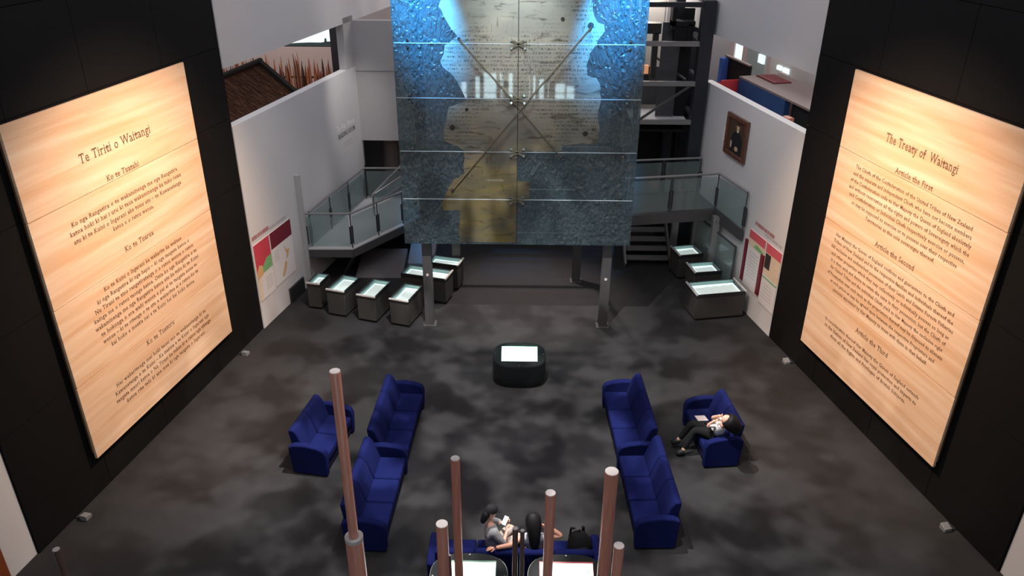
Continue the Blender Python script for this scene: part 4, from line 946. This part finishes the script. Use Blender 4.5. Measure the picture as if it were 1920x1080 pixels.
# 3: visitor on the right two-seat sofa
p3 = thing('person', 'visitor in white top and black trousers curled on the right two-seat sofa', 'person', (0, 0, 0))
J = {'pel': (V(3.82, 12.28, .55), .13), 'belly': (V(3.84, 12.18, .68), .115), 'chest': (V(3.85, 12.04, .84), .12), 'neckb': (V(3.86, 11.95, .96), .055), 'neck': (V(3.86, 11.90, 1.03), .046),
     'sha': (V(3.74, 12.04, .92), .056), 'ela': (V(3.60, 12.14, .80), .04), 'wra': (V(3.71, 12.02, 1.02), .028), 'shb': (V(3.90, 12.16, .92), .056), 'elb': (V(3.72, 12.32, .86), .04), 'wrb': (V(3.80, 12.06, 1.10), .028),
     'ha': (V(3.72, 12.24, .55), .095), 'ka': (V(3.42, 12.32, .58), .065), 'aa': (V(3.26, 12.26, .14), .043), 'ta': (V(3.14, 12.24, .06), .034),
     'hb': (V(3.74, 12.38, .56), .095), 'kb': (V(3.40, 12.46, .64), .065), 'ab': (V(3.20, 12.48, .22), .043), 'tb': (V(3.08, 12.50, .12), .034)}
E3 = chain('pel', 'belly', 'chest', 'neckb', 'neck') + chain('chest', 'sha', 'ela', 'wra') + chain('chest', 'shb', 'elb', 'wrb') + chain('pel', 'ha', 'ka', 'aa', 'ta') + chain('pel', 'hb', 'kb', 'ab', 'tb')
skinmesh('body', J, E3, skin, p3, 2, 'pel')
top = grow(J, ('pel', 'belly', 'chest', 'neckb', 'sha', 'shb'), 1.14); top['neckb'] = (J['neckb'][0]-V(0, .02, .02), .06)
top['sa'] = (J['sha'][0].lerp(J['ela'][0], .7), .058); top['sb'] = (J['shb'][0].lerp(J['elb'][0], .7), .058)
skinmesh('white_top', top, chain('pel', 'belly', 'chest', 'neckb') + chain('chest', 'sha', 'sa') + chain('chest', 'shb', 'sb'), cloth_white, p3, 2, 'pel')
pant = grow(J, ('pel', 'ha', 'ka', 'aa', 'hb', 'kb', 'ab'), 1.25); skinmesh('trousers', pant, chain('pel', 'ha', 'ka', 'aa') + chain('pel', 'hb', 'kb', 'ab'), cloth_black, p3, 2, 'pel')
for a, b in (('aa', 'ta'), ('ab', 'tb')): skinmesh('shoe', {'a': (J[a][0]+V(.01, 0, -.03), .075), 'b': (J[b][0], .06), 'c': (J[b][0]+(J[b][0]-J[a][0])*.3+V(0, 0, .01), .034)}, chain('a', 'b', 'c'), shoe_black, p3)
hd, HM = head(p3, V(3.87, 11.86, 1.13), (-.75, .25, -.5), skin)
skinmesh('hair', {'t': (HM @ V(-.01, 0, .075), .135), 'a': (HM @ V(-.04, -.01, -.01), .165), 'b': (HM @ V(-.05, -.03, -.12), .165), 'c': (HM @ V(-.07, -.05, -.23), .14), 'd': (HM @ V(-.10, -.05, -.32), .09)}, chain('t', 'a', 'b', 'c', 'd'), hair_black, hd)
hand(p3, J['wra'][0], (.5, -.5, .6), (0, 1, .3), skin, .7, .9); hand(p3, J['wrb'][0], (.25, -.6, .5), (0, .5, 1), skin, .6, .9)
nb_ = MB().add([(3.50, 12.44, .60), (3.66, 12.50, .62), (3.58, 12.62, .50), (3.46, 12.58, .52)], [(0, 1, 2, 3)])
o = tag(MB().prism([(0, 0), (.20, .02), (.18, .26), (-.02, .24)], 0, .012, lambda u, v, w: (3.50+u, 12.42+v, .70+w-.25*v)).build('paper_leaflet', print_grey), 'pale leaflet lying on the lap of the visitor in white', 'leaflet')

# backpack on the bottom sofa
bp = thing('backpack', 'black backpack slumped on the right end of the bottom sofa', 'backpack', (1.02, 9.30, .44), R_(10))
m = MB(); m.rings([[Vector((rx*math.copysign(abs(math.cos(t))**.7, math.cos(t))+ox, ry*math.copysign(abs(math.sin(t))**.7, math.sin(t)), z)) for t in [2*math.pi*i/18 for i in range(18)]] for z, rx, ry, ox in ((.0, .17, .12, 0), (.06, .20, .15, 0), (.18, .20, .15, 0), (.30, .165, .12, -.01), (.39, .11, .08, -.03), (.44, .05, .03, -.04))])
m.build('bag_body', cloth_black, bp, sub=1)
m = MB(); m.rings([[Vector((rx*math.cos(t), -.13-ry*abs(math.sin(t))*(1 if math.sin(t) < 0 else .1), z)) for t in [2*math.pi*i/14 for i in range(14)]] for z, rx, ry in ((.03, .10, .03), (.08, .13, .06), (.18, .12, .06), (.22, .08, .02))]); m.build('front_pocket', cloth_black, bp, sub=1)
m = MB(); 
for s in (-1, 1):
    pts = [V(s*.07, .10, .40), V(s*.10, .19, .34), V(s*.11, .20, .18), V(s*.10, .14, .05)]
    for a, b in zip(pts, pts[1:]): m.bar(a, b, .05, .012)
m.build('shoulder_strap', cloth_black, bp); MB().tube((-.07, .0, .43), (.0, .0, .47), .010, 8).build('carry_loop', cloth_black, bp)
